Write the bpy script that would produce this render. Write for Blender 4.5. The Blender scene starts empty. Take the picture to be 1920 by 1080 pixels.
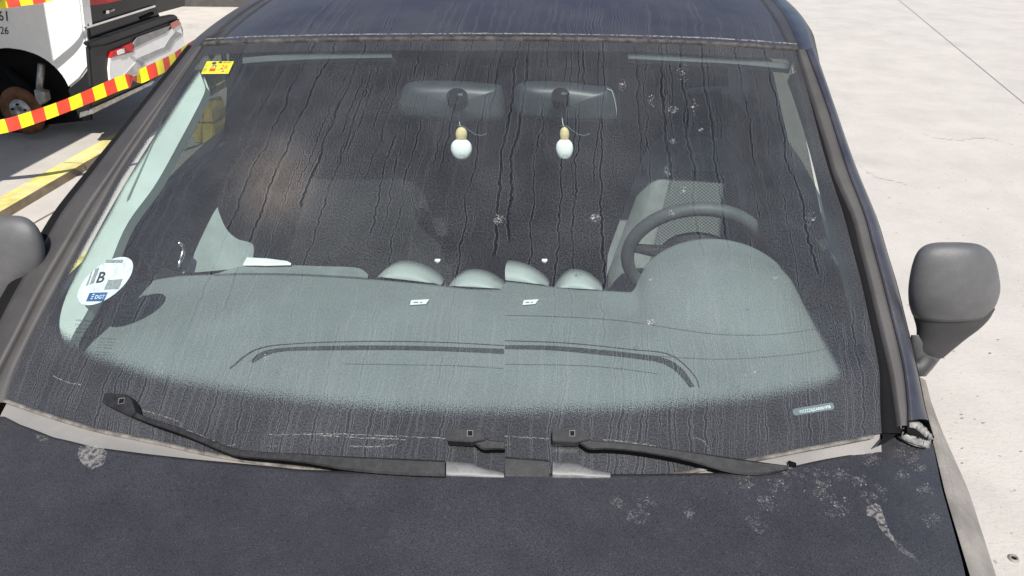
import bpy, bmesh, math, random
from mathutils import Vector, Matrix
random.seed(7)
V = Vector
scene = bpy.context.scene
col = scene.collection
# ------------------------------------------------------------------ camera
FPX = 1450.0                                   # focal length in photograph pixels (1920 wide)
CAM = V((0.24, -1.09, 1.84)); YAW = math.radians(-5.2); PITCH = math.radians(28.5)
cam = bpy.data.cameras.new('camera'); cam.sensor_width = 36; cam.lens = FPX / 1920 * 36
cam.clip_start = 0.05; cam.clip_end = 500
camo = bpy.data.objects.new('camera', cam); col.objects.link(camo)
camo.location = CAM; camo.rotation_euler = (math.pi / 2 - PITCH, 0, -YAW)
scene.camera = camo
FW = V((math.sin(YAW) * math.cos(PITCH), math.cos(YAW) * math.cos(PITCH), -math.sin(PITCH)))
RT = V((math.cos(YAW), -math.sin(YAW), 0)); UP = RT.cross(FW)
# ------------------------------------------------------------------ light
SUN = V((0.10, -0.61, 0.785)).normalized()
w = bpy.data.worlds.new('World'); scene.world = w; w.use_nodes = True
nt = w.node_tree; nt.nodes.clear()
sky = nt.nodes.new('ShaderNodeTexSky'); sky.sky_type = 'NISHITA'; sky.sun_disc = False
sky.sun_elevation = math.asin(SUN.z); sky.sun_rotation = math.atan2(SUN.x, SUN.y)
bgn = nt.nodes.new('ShaderNodeBackground'); bgn.inputs[1].default_value = 0.085
wo = nt.nodes.new('ShaderNodeOutputWorld')
nt.links.new(sky.outputs[0], bgn.inputs[0]); nt.links.new(bgn.outputs[0], wo.inputs[0])
sl = bpy.data.lights.new('sun', 'SUN'); sl.energy = 4.6; sl.angle = math.radians(0.5); sl.color = (1, 0.955, 0.89)
so = bpy.data.objects.new('sun', sl); col.objects.link(so)
so.rotation_euler = SUN.to_track_quat('Z', 'Y').to_euler(); so.location = (6, 2, 12)
vs = scene.view_settings; vs.view_transform = 'Standard'; vs.look = 'None'; vs.gamma = 1; vs.exposure = 0.50
vs.use_curve_mapping = False
scene.render.engine = 'CYCLES'
scene.cycles.transparent_max_bounces = 16; scene.cycles.max_bounces = 8

# ------------------------------------------------------------------ pixel to place
def ray(px, py): return FW + RT * ((px - 960) / FPX) - UP * ((py - 540) / FPX)
def onax(px, py, a, v):
    d = ray(px, py); return CAM + d * ((v - CAM[a]) / d[a])
def onz(px, py, z): return onax(px, py, 2, z)
def ony(px, py, y): return onax(px, py, 1, y)
def onx(px, py, x): return onax(px, py, 0, x)
def onplane(px, py, p, n):
    d = ray(px, py); return CAM + d * ((p - CAM).dot(n) / d.dot(n))
def project(P):
    d = P - CAM; z = d.dot(FW); return 960 + FPX * d.dot(RT) / z, 540 - FPX * d.dot(UP) / z
def hf(px, py, F, off=0.0):
    d = ray(px, py); t = 0.3
    g = lambda t: (CAM + d * t).z - F((CAM + d * t).x, (CAM + d * t).y) - off
    while g(t) > 0 and t < 6: t += 0.02
    lo, hi = t - 0.02, t
    for _ in range(30):
        m = (lo + hi) / 2
        if g(m) > 0: lo = m
        else: hi = m
    return CAM + d * lo
def ZG(x, y): return 0.98 + 0.615 * y + 0.045 * (1 - (x / 0.75) ** 2)          # windscreen surface
def ZH(x, y):                                                                    # bonnet surface
    return 0.962 + 0.12 * (y + 0.12) - 0.30 * max(0, -y - 0.5) ** 2 - 0.045 * max(0, (abs(x) - 0.60) / 0.28) ** 2
def NG(x, y): return V((0.09 * x / 0.75 ** 2 * 1.0, -0.615, 1)).normalized()
def gl(px, py, off=0.0): return hf(px, py, ZG, off)
def up_glass(P, h): return P + NG(P.x, P.y) * h
def interp(pts, t):
    if t <= pts[0][0]: return pts[0][1] + (pts[1][1] - pts[0][1]) / (pts[1][0] - pts[0][0]) * (t - pts[0][0])
    for a, b in zip(pts, pts[1:]):
        if t <= b[0]: return a[1] + (b[1] - a[1]) * (t - a[0]) / (b[0] - a[0])
    a, b = pts[-2], pts[-1]
    return b[1] + (b[1] - a[1]) / (b[0] - a[0]) * (t - b[0])
def smoothpoly(pts, n):
    """n points along a Catmull-Rom curve through pts (tuples of any length)"""
    m = len(pts); out = []
    for i in range(n):
        s = i / (n - 1) * (m - 1); k = min(int(s), m - 2); f = s - k
        p0, p1, p2, p3 = pts[max(k - 1, 0)], pts[k], pts[k + 1], pts[min(k + 2, m - 1)]
        out.append(tuple(0.5 * (2 * b + (c - a) * f + (2 * a - 5 * b + 4 * c - d) * f * f + (3 * b - a - 3 * c + d) * f ** 3)
                         for a, b, c, d in zip(p0, p1, p2, p3)))
    return out

# ------------------------------------------------------------------ materials
MATS = {}
class NT:
    def __init__(s, name):
        s.m = bpy.data.materials.new(name); s.m.use_nodes = True; s.t = s.m.node_tree; s.t.nodes.clear()
        s.out = s.t.nodes.new('ShaderNodeOutputMaterial')
    def n(s, typ, **kw):
        o = s.t.nodes.new('ShaderNode' + typ)
        for k, v in kw.items(): setattr(o, k, v)
        return o
    def l(s, a, b): s.t.links.new(a, b)
    def put(s, sock, v):
        if hasattr(v, 'is_output'): s.l(v, sock)
        else: sock.default_value = v
    def math(s, op, a, b=0.0, c=0.0, clamp=False):
        o = s.n('Math', operation=op); o.use_clamp = clamp
        for i, v in enumerate((a, b, c)): s.put(o.inputs[i], v)
        return o.outputs[0]
    def ramp(s, v, a, b, lo=0.0, hi=1.0, smooth=True):
        o = s.n('MapRange'); o.interpolation_type = 'SMOOTHSTEP' if smooth else 'LINEAR'
        for i, x in enumerate((v, a, b, lo, hi)): s.put(o.inputs[i], x)
        return o.outputs[0]
    def noise(s, vec, scale, detail=2.0, rough=0.5, dim='3D', w=None):
        o = s.n('TexNoise', noise_dimensions=dim)
        if vec is not None and dim != '1D': s.l(vec, o.inputs['Vector'])
        if w is not None: s.put(o.inputs['W'], w)
        o.inputs['Scale'].default_value = scale; o.inputs['Detail'].default_value = detail; o.inputs['Roughness'].default_value = rough
        return o.outputs[0]
    def mixc(s, f, a, b):
        o = s.n('Mix', data_type='RGBA'); s.put(o.inputs[0], f)
        for i, v in ((6, a), (7, b)):
            if hasattr(v, 'is_output'): s.l(v, o.inputs[i])
            else: o.inputs[i].default_value = (*v, 1)
        return o.outputs[2]
def M(name, base, rough=0.5, metal=0.0, var=0.2, vs=12, bump=0.0, bs=250, dust=None, spec=0.5, coat=0.0, fine=0.0, alpha=None):
    """plain procedural surface: colour with noise variation, optional fine relief and a film of dust"""
    if name in MATS: return MATS[name]
    T = NT(name); tc = T.n('TexCoord').outputs['Object']
    b = T.n('BsdfPrincipled'); T.l(b.outputs[0], T.out.inputs[0])
    nz = T.noise(tc, vs, 4, 0.6)
    k = T.ramp(nz, 0.25, 0.75)
    c0 = tuple(x * (1 - var) for x in base); c1 = tuple(min(1, x * (1 + var)) for x in base)
    c = T.mixc(k, c0, c1)
    if fine:
        f = T.noise(tc, bs, 2, 0.6)
        c = T.mixc(T.ramp(f, 0.35, 0.65), c, T.mixc(fine, c, (0.5, 0.48, 0.46)))
    r = rough
    if dust:
        dc, da, ds = dust
        d = T.math('MULTIPLY', T.ramp(T.noise(tc, ds, 3, 0.6), 0.3, 0.75), da)
        d = T.math('MULTIPLY', d, T.ramp(T.noise(tc, 480, 2, 0.7), 0.3, 0.7, 0.35, 1.6), clamp=True)
        c = T.mixc(d, c, dc); r = T.math('ADD', rough, T.math('MULTIPLY', d, 0.5), clamp=True)
    T.l(c, b.inputs['Base Color']); T.put(b.inputs['Roughness'], r)
    b.inputs['Metallic'].default_value = metal; b.inputs['Specular IOR Level'].default_value = spec
    b.inputs['Coat Weight'].default_value = coat; b.inputs['Coat Roughness'].default_value = 0.12
    if bump:
        bp = T.n('Bump'); bp.inputs['Strength'].default_value = bump; bp.inputs['Distance'].default_value = 0.002
        T.l(T.noise(tc, bs, 3, 0.6), bp.inputs['Height']); T.l(bp.outputs[0], b.inputs['Normal'])
    if alpha is not None:
        a = T.math('MULTIPLY', T.ramp(T.noise(tc, 160, 3, 0.7), 0.35, 0.62), alpha)
        T.l(a, b.inputs['Alpha'])
    MATS[name] = T.m; return T.m
DUST = (0.37, 0.36, 0.355)

def drip_layer(T, U, Vv, freq, width, wig, seed, vlo, vhi):
    """dried run-off lines along v: returns (clean core, pale rim)"""
    comb = T.n('CombineXYZ'); T.put(comb.inputs[0], T.math('MULTIPLY', U, 7.0)); T.put(comb.inputs[1], T.math('MULTIPLY', Vv, 9.0)); comb.inputs[2].default_value = seed
    w1 = T.math('SUBTRACT', T.noise(comb.outputs[0], 1.0, 1.0), 0.5)
    comb2 = T.n('CombineXYZ'); T.put(comb2.inputs[0], T.math('MULTIPLY', U, 30.0)); T.put(comb2.inputs[1], T.math('MULTIPLY', Vv, 55.0)); comb2.inputs[2].default_value = seed + 3
    w2 = T.math('SUBTRACT', T.noise(comb2.outputs[0], 1.0, 2.0), 0.5)
    s = T.math('ADD', U, T.math('ADD', T.math('MULTIPLY', w1, wig), T.math('MULTIPLY', w2, wig * 0.42)))
    vo = T.n('TexVoronoi', voronoi_dimensions='1D', feature='F1'); T.put(vo.inputs['W'], T.math('ADD', s, seed)); vo.inputs['Scale'].default_value = freq
    d = T.math('DIVIDE', vo.outputs['Distance'], freq)
    sep = T.n('SeparateColor'); T.l(vo.outputs['Color'], sep.inputs[0])
    r1, r2, r3 = sep.outputs
    wd = T.math('MULTIPLY', T.math('ADD', T.math('MULTIPLY', T.math('POWER', r1, 1.6), 1.1), 0.28), width)
    core = T.ramp(d, T.math('MULTIPLY', wd, 0.75), wd, 1.0, 0.0)
    rim = T.math('SUBTRACT', T.ramp(d, T.math('ADD', wd, 0.0006), T.math('ADD', wd, 0.0014), 1.0, 0.0), core, clamp=True)
    # each line starts and ends at its own height
    end = T.math('ADD', T.math('MULTIPLY', r2, vhi - vlo), vlo)
    m = T.ramp(Vv, T.math('SUBTRACT', end, 0.02), end)
    on = T.math('GREATER_THAN', r3, 0.25)
    m = T.math('MULTIPLY', m, on)
    brk = T.ramp(T.noise(comb2.outputs[0], 0.35, 2.0), 0.36, 0.46)
    m = T.math('MULTIPLY', m, T.math('ADD', T.math('MULTIPLY', brk, 0.45), 0.55))
    return T.math('MULTIPLY', core, m), T.math('MULTIPLY', rim, m)

def dirty_pattern(T, dens_hi, fine_scale=360.0):
    """dust film with run-off lines in UV metres; returns a dust amount"""
    uv = T.n('UVMap'); sx = T.n('SeparateXYZ'); T.l(uv.outputs[0], sx.inputs[0])
    U, Vv = sx.outputs[0], sx.outputs[1]
    c1, r1 = drip_layer(T, U, Vv, 38.0, 0.0030, 0.034, 0.0, 0.08, 0.66)
    c2, r2 = drip_layer(T, U, Vv, 66.0, 0.0019, 0.030, 5.0, 0.50, 0.86)
    inv = T.math('SUBTRACT', 0.34, Vv)
    c3, r3 = drip_layer(T, U, inv, dens_hi, 0.0020, 0.026, 9.0, 0.02, 0.16)
    core = T.math('MAXIMUM', T.math('MAXIMUM', c1, c2), T.math('MULTIPLY', c3, 0.7))
    rim = T.math('MAXIMUM', T.math('MAXIMUM', r1, T.math('MULTIPLY', r2, 0.7)), T.math('MULTIPLY', r3, 1.3))
    f = T.noise(uv.outputs[0], fine_scale, 2.5, 0.75)
    ff = T.ramp(f, 0.36, 0.64, 0.38, 1.62)
    big = T.ramp(T.noise(uv.outputs[0], 5.0, 3, 0.6), 0.3, 0.7, 0.75, 1.3)
    spk = T.ramp(T.noise(uv.outputs[0], 420.0, 1.0, 0.5), 0.64, 0.74, 0.0, 1.2)
    d = T.math('ADD', T.math('MULTIPLY', ff, big), spk)
    d = T.math('MULTIPLY', d, T.math('SUBTRACT', 1.0, T.math('MULTIPLY', core, 0.58)))
    d = T.math('ADD', d, T.math('MULTIPLY', rim, 1.0))
    return d, uv.outputs[0], U, Vv

def glass_material():
    T = NT('dirty_windscreen_glass')
    d, uv, U, Vv = dirty_pattern(T, 85.0)
    fr = T.n('Attribute', attribute_name='clear').outputs['Fac']
    dn = T.noise(uv, 560.0, 0.0, 0.5)                       # printed dots where the black border thins out
    clear = T.ramp(T.math('ADD', fr, T.math('MULTIPLY', T.math('SUBTRACT', dn, 0.5), 0.9)), 0.36, 0.64)
    tr = T.n('BsdfTransparent'); tr.inputs[0].default_value = (0.86, 0.92, 0.915, 1)
    bk = T.n('BsdfDiffuse'); bk.inputs[0].default_value = (0.012, 0.012, 0.0135, 1)
    m1 = T.n('MixShader'); T.l(clear, m1.inputs[0]); T.l(bk.outputs[0], m1.inputs[1]); T.l(tr.outputs[0], m1.inputs[2])
    brown_refl = T.n('Attribute', attribute_name='brown_reflection').outputs['Fac']
    du = T.n('BsdfDiffuse'); T.l(T.mixc(brown_refl, (0.345, 0.358, 0.382), (0.39, 0.345, 0.315)), du.inputs[0])  # film turns browner where the reflection is painted
    a = T.math('MULTIPLY', d, T.math('ADD', 0.078, T.math('MULTIPLY', brown_refl, 0.11)), clamp=True)
    m2 = T.n('MixShader'); T.l(a, m2.inputs[0]); T.l(m1.outputs[0], m2.inputs[1]); T.l(du.outputs[0], m2.inputs[2])
    gl_ = T.n('BsdfGlossy'); gl_.inputs['Roughness'].default_value = 0.08; gl_.inputs[0].default_value = (0.85, 0.87, 1, 1)
    fz = T.n('Fresnel'); fz.inputs[0].default_value = 1.45
    m3 = T.n('MixShader'); T.l(T.math('MULTIPLY', fz.outputs[0], 0.8), m3.inputs[0]); T.l(m2.outputs[0], m3.inputs[1]); T.l(gl_.outputs[0], m3.inputs[2])
    T.l(m3.outputs[0], T.out.inputs[0]); MATS['glass'] = T.m; return T.m
def paint_material(name, streaks):
    T = NT(name); b = T.n('BsdfPrincipled'); T.l(b.outputs[0], T.out.inputs[0])
    if streaks:
        d, uv, U, Vv = dirty_pattern(T, 60.0)
        a = T.math('MULTIPLY', d, 0.075, clamp=True)
    else:
        tc = T.n('TexCoord').outputs['Object']
        f = T.ramp(T.noise(tc, 520, 2.0, 0.7), 0.36, 0.64, 0.45, 1.45)
        big = T.ramp(T.noise(tc, 7, 5, 0.7), 0.3, 0.7, 0.78, 1.2)
        spk = T.ramp(T.noise(tc, 430, 1, 0.5), 0.69, 0.76, 0, 1.5)
        a = T.math('MULTIPLY', T.math('ADD', T.math('MULTIPLY', f, big), spk), 0.076, clamp=True)
    T.l(T.mixc(a, (0.0080, 0.0086, 0.021) if streaks else (0.0080, 0.0086, 0.0140), DUST), b.inputs['Base Color'])
    b.inputs['Metallic'].default_value = 0.0
    T.l(T.math('ADD', T.math('MULTIPLY', a, 0.8), 0.40 if streaks else 0.27, clamp=True), b.inputs['Roughness'])
    b.inputs['Specular IOR Level'].default_value = 0.28 if streaks else 0.45
    MATS[name] = T.m; return T.m
glass_material()
M_PAINT = paint_material('dusty_dark_blue_paint', False)
M_ROOF = paint_material('streaked_dark_blue_paint', True)
M_TRIM = M('weathered_black_trim', (0.036, 0.033, 0.033), 0.5, var=0.06, vs=6, dust=(DUST, 0.05, 8))
M_TRIM2 = M('sun_bleached_trim', (0.043, 0.039, 0.038), 0.55, var=0.06, vs=6, dust=(DUST, 0.06, 8))
M_RUB = M('black_rubber', (0.006, 0.006, 0.007), 0.85, spec=0.15)
M_PILLAR = M('pillar_paint', (0.022, 0.023, 0.034), 0.38, coat=0.2, var=0.05, dust=(DUST, 0.08, 8))
M_FENDER = M('dusty_sunlit_fender', (0.17, 0.155, 0.14), 0.5, dust=((0.42, 0.39, 0.35), 0.3, 15))  # beige of dust with sunlight also put into the colour
M_COWL = M('grey_cowl_plastic', (0.205, 0.196, 0.188), 0.5, var=0.08, vs=5, dust=((0.42, 0.39, 0.36), 0.25, 6))
M_WIPER = M('wiper_black', (0.010, 0.010, 0.012), 0.5, spec=0.3, dust=(DUST, 0.035, 80), bump=0.15, bs=600)
M_WIPERDARK = M('wiper_rubber', (0.004, 0.004, 0.005), 0.8, spec=0.1)
M_SILVER = M('grey_wiper_cap', (0.11, 0.11, 0.112), 0.45, dust=(DUST, 0.2, 60))
M_MIRROR = M('grey_mirror_plastic', (0.085, 0.085, 0.088), 0.40, bump=0.35, bs=900, var=0.1, dust=(DUST, 0.06, 30))
M_MIRRORD = M('dark_mirror_plastic', (0.035, 0.035, 0.037), 0.5, bump=0.3, bs=900)
M_CHROME = M('bright_metal', (0.75, 0.75, 0.74), 0.2, metal=1.0, var=0.1)
M_DASH = M('dash_plastic', (0.138, 0.164, 0.164), 0.7, var=0.12, vs=5, fine=0.15, bs=420, bump=0.5)
M_DASHDARK = M('dash_slot_plastic', (0.025, 0.03, 0.03), 0.7)
M_VENT = M('vent_cowl_plastic', (0.33, 0.37, 0.35), 0.6, var=0.08)
M_CABIN = M('dark_cabin_plastic', (0.007, 0.0075, 0.009), 0.8)
M_DOORIN = M('door_card_plastic', (0.030, 0.036, 0.039), 0.7)
M_DOORLIGHT = M('door_card_sunlit', (0.22, 0.26, 0.25), 0.7)  # pale copy of the door card, sunlight put into the colour
M_LIGHTTRIM = M('pale_pillar_trim', (0.37, 0.43, 0.395), 0.65, var=0.07)
M_SEAT = M('seat_side_cloth', (0.035, 0.040, 0.043), 0.9, bump=0.5, bs=300)
M_WHEEL = M('steering_leather', (0.07, 0.08, 0.08), 0.6)
M_PAPER = M('white_paper', (0.82, 0.82, 0.80), 0.7, var=0.04)
M_WHITE = M('white_plastic_bottle', (0.85, 0.88, 0.85), 0.35, var=0.02)
M_CORK = M('pale_wood_cap', (0.62, 0.50, 0.25), 0.6, var=0.2, vs=80)
M_INK = M('dark_print', (0.03, 0.035, 0.045), 0.6)
M_GREYINK = M('grey_print', (0.16, 0.19, 0.19), 0.6, var=0.6, vs=500)
M_STK = M('pale_sticker', (0.40, 0.47, 0.49), 0.35, var=0.2, vs=90)
M_BLUEINK = M('blue_print', (0.02, 0.07, 0.17), 0.5)
M_YEL = M('yellow_sticker', (0.58, 0.52, 0.03), 0.5, var=0.06)
M_REDINK = M('red_print', (0.62, 0.05, 0.03), 0.5)
M_SPLAT = M('dried_splat', (0.33, 0.32, 0.32), 0.8, alpha=0.8)
M_SPOT = M('dried_water_mark', (0.28, 0.27, 0.265), 0.8, alpha=0.27)
M_DIRT = M('dried_dirt_line', (0.24, 0.23, 0.22), 0.8, alpha=0.8)
M_TORN = M('torn_bare_edge', (0.20, 0.195, 0.19), 0.5, bump=1.0, bs=180, var=0.4, vs=90)
M_VIN = M('number_window', (0.085, 0.115, 0.12), 0.4, var=0.1)
M_VINTXT = M('number_print', (0.42, 0.50, 0.50), 0.5)
def privacy_glass(name, tint, refl):
    T = NT(name); tr = T.n('BsdfTransparent'); tr.inputs[0].default_value = (*tint, 1)
    g = T.n('BsdfGlossy'); g.inputs['Roughness'].default_value = 0.03
    fz = T.n('Fresnel'); fz.inputs[0].default_value = 1.45
    m = T.n('MixShader'); T.l(T.math('MULTIPLY', fz.outputs[0], refl), m.inputs[0]); T.l(tr.outputs[0], m.inputs[1]); T.l(g.outputs[0], m.inputs[2])
    T.l(m.outputs[0], T.out.inputs[0]); return T.m
M_SIDEGL = privacy_glass('side_window_glass', (0.82, 0.92, 0.84), 0.8)
M_DARKGL = privacy_glass('tinted_rear_glass', (0.05, 0.06, 0.06), 1.0)

# ------------------------------------------------------------------ mesh helpers
def link(o, parent=None):
    col.objects.link(o)
    if parent: o.parent = parent
    return o
def mesh(name, vs_, fs, mat, parent=None, smooth=True, uvs=None, mats=None, mi=None, attr=None):
    me = bpy.data.meshes.new(name); me.from_pydata([tuple(v) for v in vs_], [], fs)
    for m in (mats or [mat]): me.materials.append(m)
    if mi: me.polygons.foreach_set('material_index', mi)
    if smooth: me.polygons.foreach_set('use_smooth', [True] * len(me.polygons))
    if uvs:
        L = me.uv_layers.new(name='UVMap'); dat = []
        for lp in me.loops: dat += uvs[lp.vertex_index]
        L.data.foreach_set('uv', dat)
    if attr:
        for k, vals in attr.items(): me.attributes.new(k, 'FLOAT', 'POINT').data.foreach_set('value', vals)
    me.update()
    bm = bmesh.new(); bm.from_mesh(me)
    if not uvs: bmesh.ops.recalc_face_normals(bm, faces=bm.faces)
    bm.to_mesh(me); bm.free()
    return link(bpy.data.objects.new(name, me), parent)
def grid(name, rows, mat, parent=None, closed=False, cap=False, **kw):
    n = len(rows[0]); vs_ = [p for r in rows for p in r]; fs = []
    for i in range(len(rows) - 1):
        for j in range(n if closed else n - 1):
            k = (j + 1) % n
            fs.append((i * n + j, i * n + k, (i + 1) * n + k, (i + 1) * n + j))
    if cap:
        fs.append(tuple(range(n))[::-1]); fs.append(tuple(range((len(rows) - 1) * n, len(rows) * n)))
    return mesh(name, vs_, fs, mat, parent, **kw)
def prism(name, pts, vec, mat, parent=None, bevel=0.0, smooth=False):
    """polygon (any outline) given thickness along vec"""
    bm = bmesh.new(); vec = V(vec)
    a = [bm.verts.new(p) for p in pts]
    f = bm.faces.new(a)
    r = bmesh.ops.extrude_face_region(bm, geom=[f])
    for e in r['geom']:
        if isinstance(e, bmesh.types.BMVert): e.co += vec
    bmesh.ops.recalc_face_normals(bm, faces=bm.faces)
    if bevel: bmesh.ops.bevel(bm, geom=list(bm.edges), offset=bevel, segments=2, affect='EDGES', clamp_overlap=True)
    bmesh.ops.triangulate(bm, faces=[f for f in bm.faces if len(f.verts) > 4])
    me = bpy.data.meshes.new(name); bm.to_mesh(me); bm.free(); me.materials.append(mat)
    if smooth: me.polygons.foreach_set('use_smooth', [True] * len(me.polygons))
    return link(bpy.data.objects.new(name, me), parent)
def tube(name, pts, rad, mat, parent=None, n=8):
    rows = []
    for i, p in enumerate(pts):
        t = (pts[min(i + 1, len(pts) - 1)] - pts[max(i - 1, 0)]).normalized()
        a = t.orthogonal().normalized() if i == 0 else (rows_a - t * rows_a.dot(t)).normalized()
        rows_a = a; b = t.cross(a); r = rad[i] if isinstance(rad, (list, tuple)) else rad
        rows.append([p + (a * math.cos(k * 2 * math.pi / n) + b * math.sin(k * 2 * math.pi / n)) * r for k in range(n)])
    return grid(name, rows, mat, parent, closed=True, cap=True)
def box(name, c, s, mat, parent=None, rot=None, bevel=0.0):
    c = V(c); h = V(s) / 2; R = rot or Matrix.Identity(3)
    pts = [c + R @ V((x * h.x, y * h.y, -h.z)) for x, y in ((-1, -1), (1, -1), (1, 1), (-1, 1))]
    return prism(name, pts, R @ V((0, 0, s[2])), mat, parent, bevel)
def strip(name, A, B, mat, parent=None, n=40, thick=0.006, mids=0, bulge=0.0):
    """panel strip between two 3D polylines with a downward return so it has thickness"""
    A = [V(p) for p in smoothpoly([tuple(p) for p in A], n)]; B = [V(p) for p in smoothpoly([tuple(p) for p in B], n)]
    rows = []
    for a, b in zip(A, B):
        nn = NG(a.x, a.y)
        r = [a - nn * thick]
        for k in range(mids + 2):
            t = k / (mids + 1); r.append(a.lerp(b, t) + nn * bulge * 4 * t * (1 - t))
        r.append(b - nn * thick); rows.append(r)
    return grid(name, rows, mat, parent, smooth=mids > 0)
def empty(name, loc=(0, 0, 0)):
    o = bpy.data.objects.new(name, None); o.location = loc; o.empty_display_size = 0.1; col.objects.link(o); return o
def tag(o, label, cat, group=None):
    o['label'] = label; o['category'] = cat
    if group: o['group'] = group
    return o
def struct(o): o['kind'] = 'structure'; return o
def stuff(o): o['kind'] = 'stuff'; return o
def text_data(s, size=1.0, bold=0.0):
    cu = bpy.data.curves.new('t', 'FONT'); cu.body = s; cu.size = size; cu.align_x = 'CENTER'; cu.align_y = 'CENTER'; cu.offset = bold; cu.resolution_u = 3
    o = bpy.data.objects.new('t', cu); col.objects.link(o); bpy.context.view_layer.update()
    me = bpy.data.meshes.new_from_object(o.evaluated_get(bpy.context.evaluated_depsgraph_get()))
    vs_ = [v.co.copy() for v in me.vertices]; fs = [tuple(p.vertices) for p in me.polygons]
    bpy.data.objects.remove(o); bpy.data.curves.remove(cu); bpy.data.meshes.remove(me)
    return vs_, fs
def text_on(name, s, size, fn, mat, parent, bold=0.0):
    vs_, fs = text_data(s, size, bold)
    return mesh(name, [fn(v.x, v.y) for v in vs_], fs, mat, parent, smooth=False)

# ================================================================== GROUND
def concrete_material(name, base, dirt, scale=1.0):
    T = NT(name); b = T.n('BsdfPrincipled'); T.l(b.outputs[0], T.out.inputs[0])
    tc = T.n('TexCoord').outputs['Object']
    mp = T.n('Mapping'); mp.inputs['Scale'].default_value = (1, 1, 1); T.l(tc, mp.inputs[0])
    a = T.ramp(T.noise(mp.outputs[0], 2.2 * scale, 6, 0.65), 0.32, 0.72)
    c = T.mixc(a, tuple(x * 1.04 for x in base), tuple(x * 0.91 for x in base))
    s = T.ramp(T.noise(mp.outputs[0], 0.7 * scale, 5, 0.7), 0.52, 0.75)
    c = T.mixc(T.math('MULTIPLY', s, dirt), c, tuple(x * 0.62 for x in base))
    f = T.ramp(T.noise(mp.outputs[0], 42, 6, 0.8), 0.53, 0.68)
    c = T.mixc(T.math('MULTIPLY', f, 0.30), c, tuple(x * 0.5 for x in base))
    sp = T.ramp(T.noise(tc, 38, 1, 0.4), 0.73, 0.77)
    c = T.mixc(T.math('MULTIPLY', sp, 0.5), c, (0.14, 0.12, 0.10))
    T.l(c, b.inputs['Base Color']); b.inputs['Roughness'].default_value = 1.0; b.inputs['Specular IOR Level'].default_value = 0.2
    bp = T.n('Bump'); bp.inputs['Strength'].default_value = 0.6; bp.inputs['Distance'].default_value = 0.006
    T.l(T.noise(tc, 45, 5, 0.75), bp.inputs['Height']); T.l(bp.outputs[0], b.inputs['Normal'])
    return T.m
M_CONC = concrete_material('pale_concrete', (0.46, 0.432, 0.40), 0.30)
M_CONC2 = concrete_material('kerb_concrete', (0.44, 0.41, 0.375), 0.6, 2.0)
M_YPAINT = M('yellow_road_paint', (0.62, 0.53, 0.12), 0.7, var=0.30, vs=9, dust=((0.5, 0.47, 0.42), 0.55, 6), bump=0.4, bs=60)
M_KFACE = M('kerb_face', (0.20, 0.155, 0.10), 0.8, var=0.4, vs=6)
G = 120
struct(mesh('ground', [(-G, -G, 0), (G, -G, 0), (G, G, 0), (-G, G, 0)], [(0, 1, 2, 3)], M_CONC, smooth=False))
# thin saw-cut joints in the concrete
M_JOINT = M('joint_dark', (0.27, 0.25, 0.23), 0.9)  # flat dark grey for joints and hairline cracks
def ground_line(name, a, b, wd, z, mat):
    a, b = V(a), V(b); t = (b - a).normalized(); n = V((-t.y, t.x, 0)) * wd / 2
    return struct(mesh(name, [a - n + V((0, 0, z)), b - n + V((0, 0, z)), b + n + V((0, 0, z)), a + n + V((0, 0, z))], [(0, 1, 2, 3)], mat, smooth=False))
p, q = onz(1685, 0, 0), onz(1915, 190, 0); t = (q - p)
ground_line('pavement_joint', p - t * 6, q + t * 5, 0.007, 0.004, M_JOINT)
# bolt ring set in the concrete at the lower right
c = onz(1900, 1048, 0)
an = empty('floor_ring', c)
rows = [[V((math.cos(a) * r, math.sin(a) * r, z)) for a in [k * math.pi / 8 for k in range(16)]] for r, z in ((0.008, 0.002), (0.008, 0.006), (0.013, 0.007), (0.016, 0.001))]
grid('rim', rows, M('ring_metal', (0.22, 0.20, 0.18), 0.6), an, closed=True)
mesh('hole', [V((math.cos(a) * 0.008, math.sin(a) * 0.008, 0.003)) for a in [k * math.pi / 8 for k in range(16)]], [tuple(range(16))], M_RUB, an, smooth=False)
tag(an, 'small round metal ring set in the concrete near the front wing', 'ring')
# raised kerbed platform on the left
KX = -3.165; KZ = 0.05
pf = struct(prism('pavement', [V((KX - 30, -10, 0)), V((KX, -10, 0)), V((KX, 11.5, 0)), V((KX - 30, 11.5, 0))], (0, 0, KZ), M_CONC2))
# kerb: painted top band + darker brown face
k0, k1 = -4.0, 9.5
n_ = 14
for i in range(n_):
    ya = k0 + (k1 - k0) * i / n_ + 0.004; yb = k0 + (k1 - k0) * (i + 1) / n_ - 0.004
    struct(mesh('kerb_stone', [V((KX - 0.15, ya, KZ + .004)), V((KX - 0.15, yb, KZ + .004)), V((KX + .004, yb, KZ + .004)), V((KX + .004, ya, KZ + .004)), V((KX + .012, yb, -0.01)), V((KX + .012, ya, -0.01))],
         [(0, 3, 2, 1), (3, 5, 4, 2)], None, pf, smooth=False, mats=[M_YPAINT, M_KFACE], mi=[0, 1]))
# second, worn yellow line beside the car
a, b = onz(238, 428, 0), onz(425, 268, 0)
ground_line('painted_line', a - (b - a) * 2, b + (b - a) * 1.2, 0.14, 0.004, M('worn_yellow_line', (0.50, 0.46, 0.16), 0.8, var=0.35, vs=14))
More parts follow.
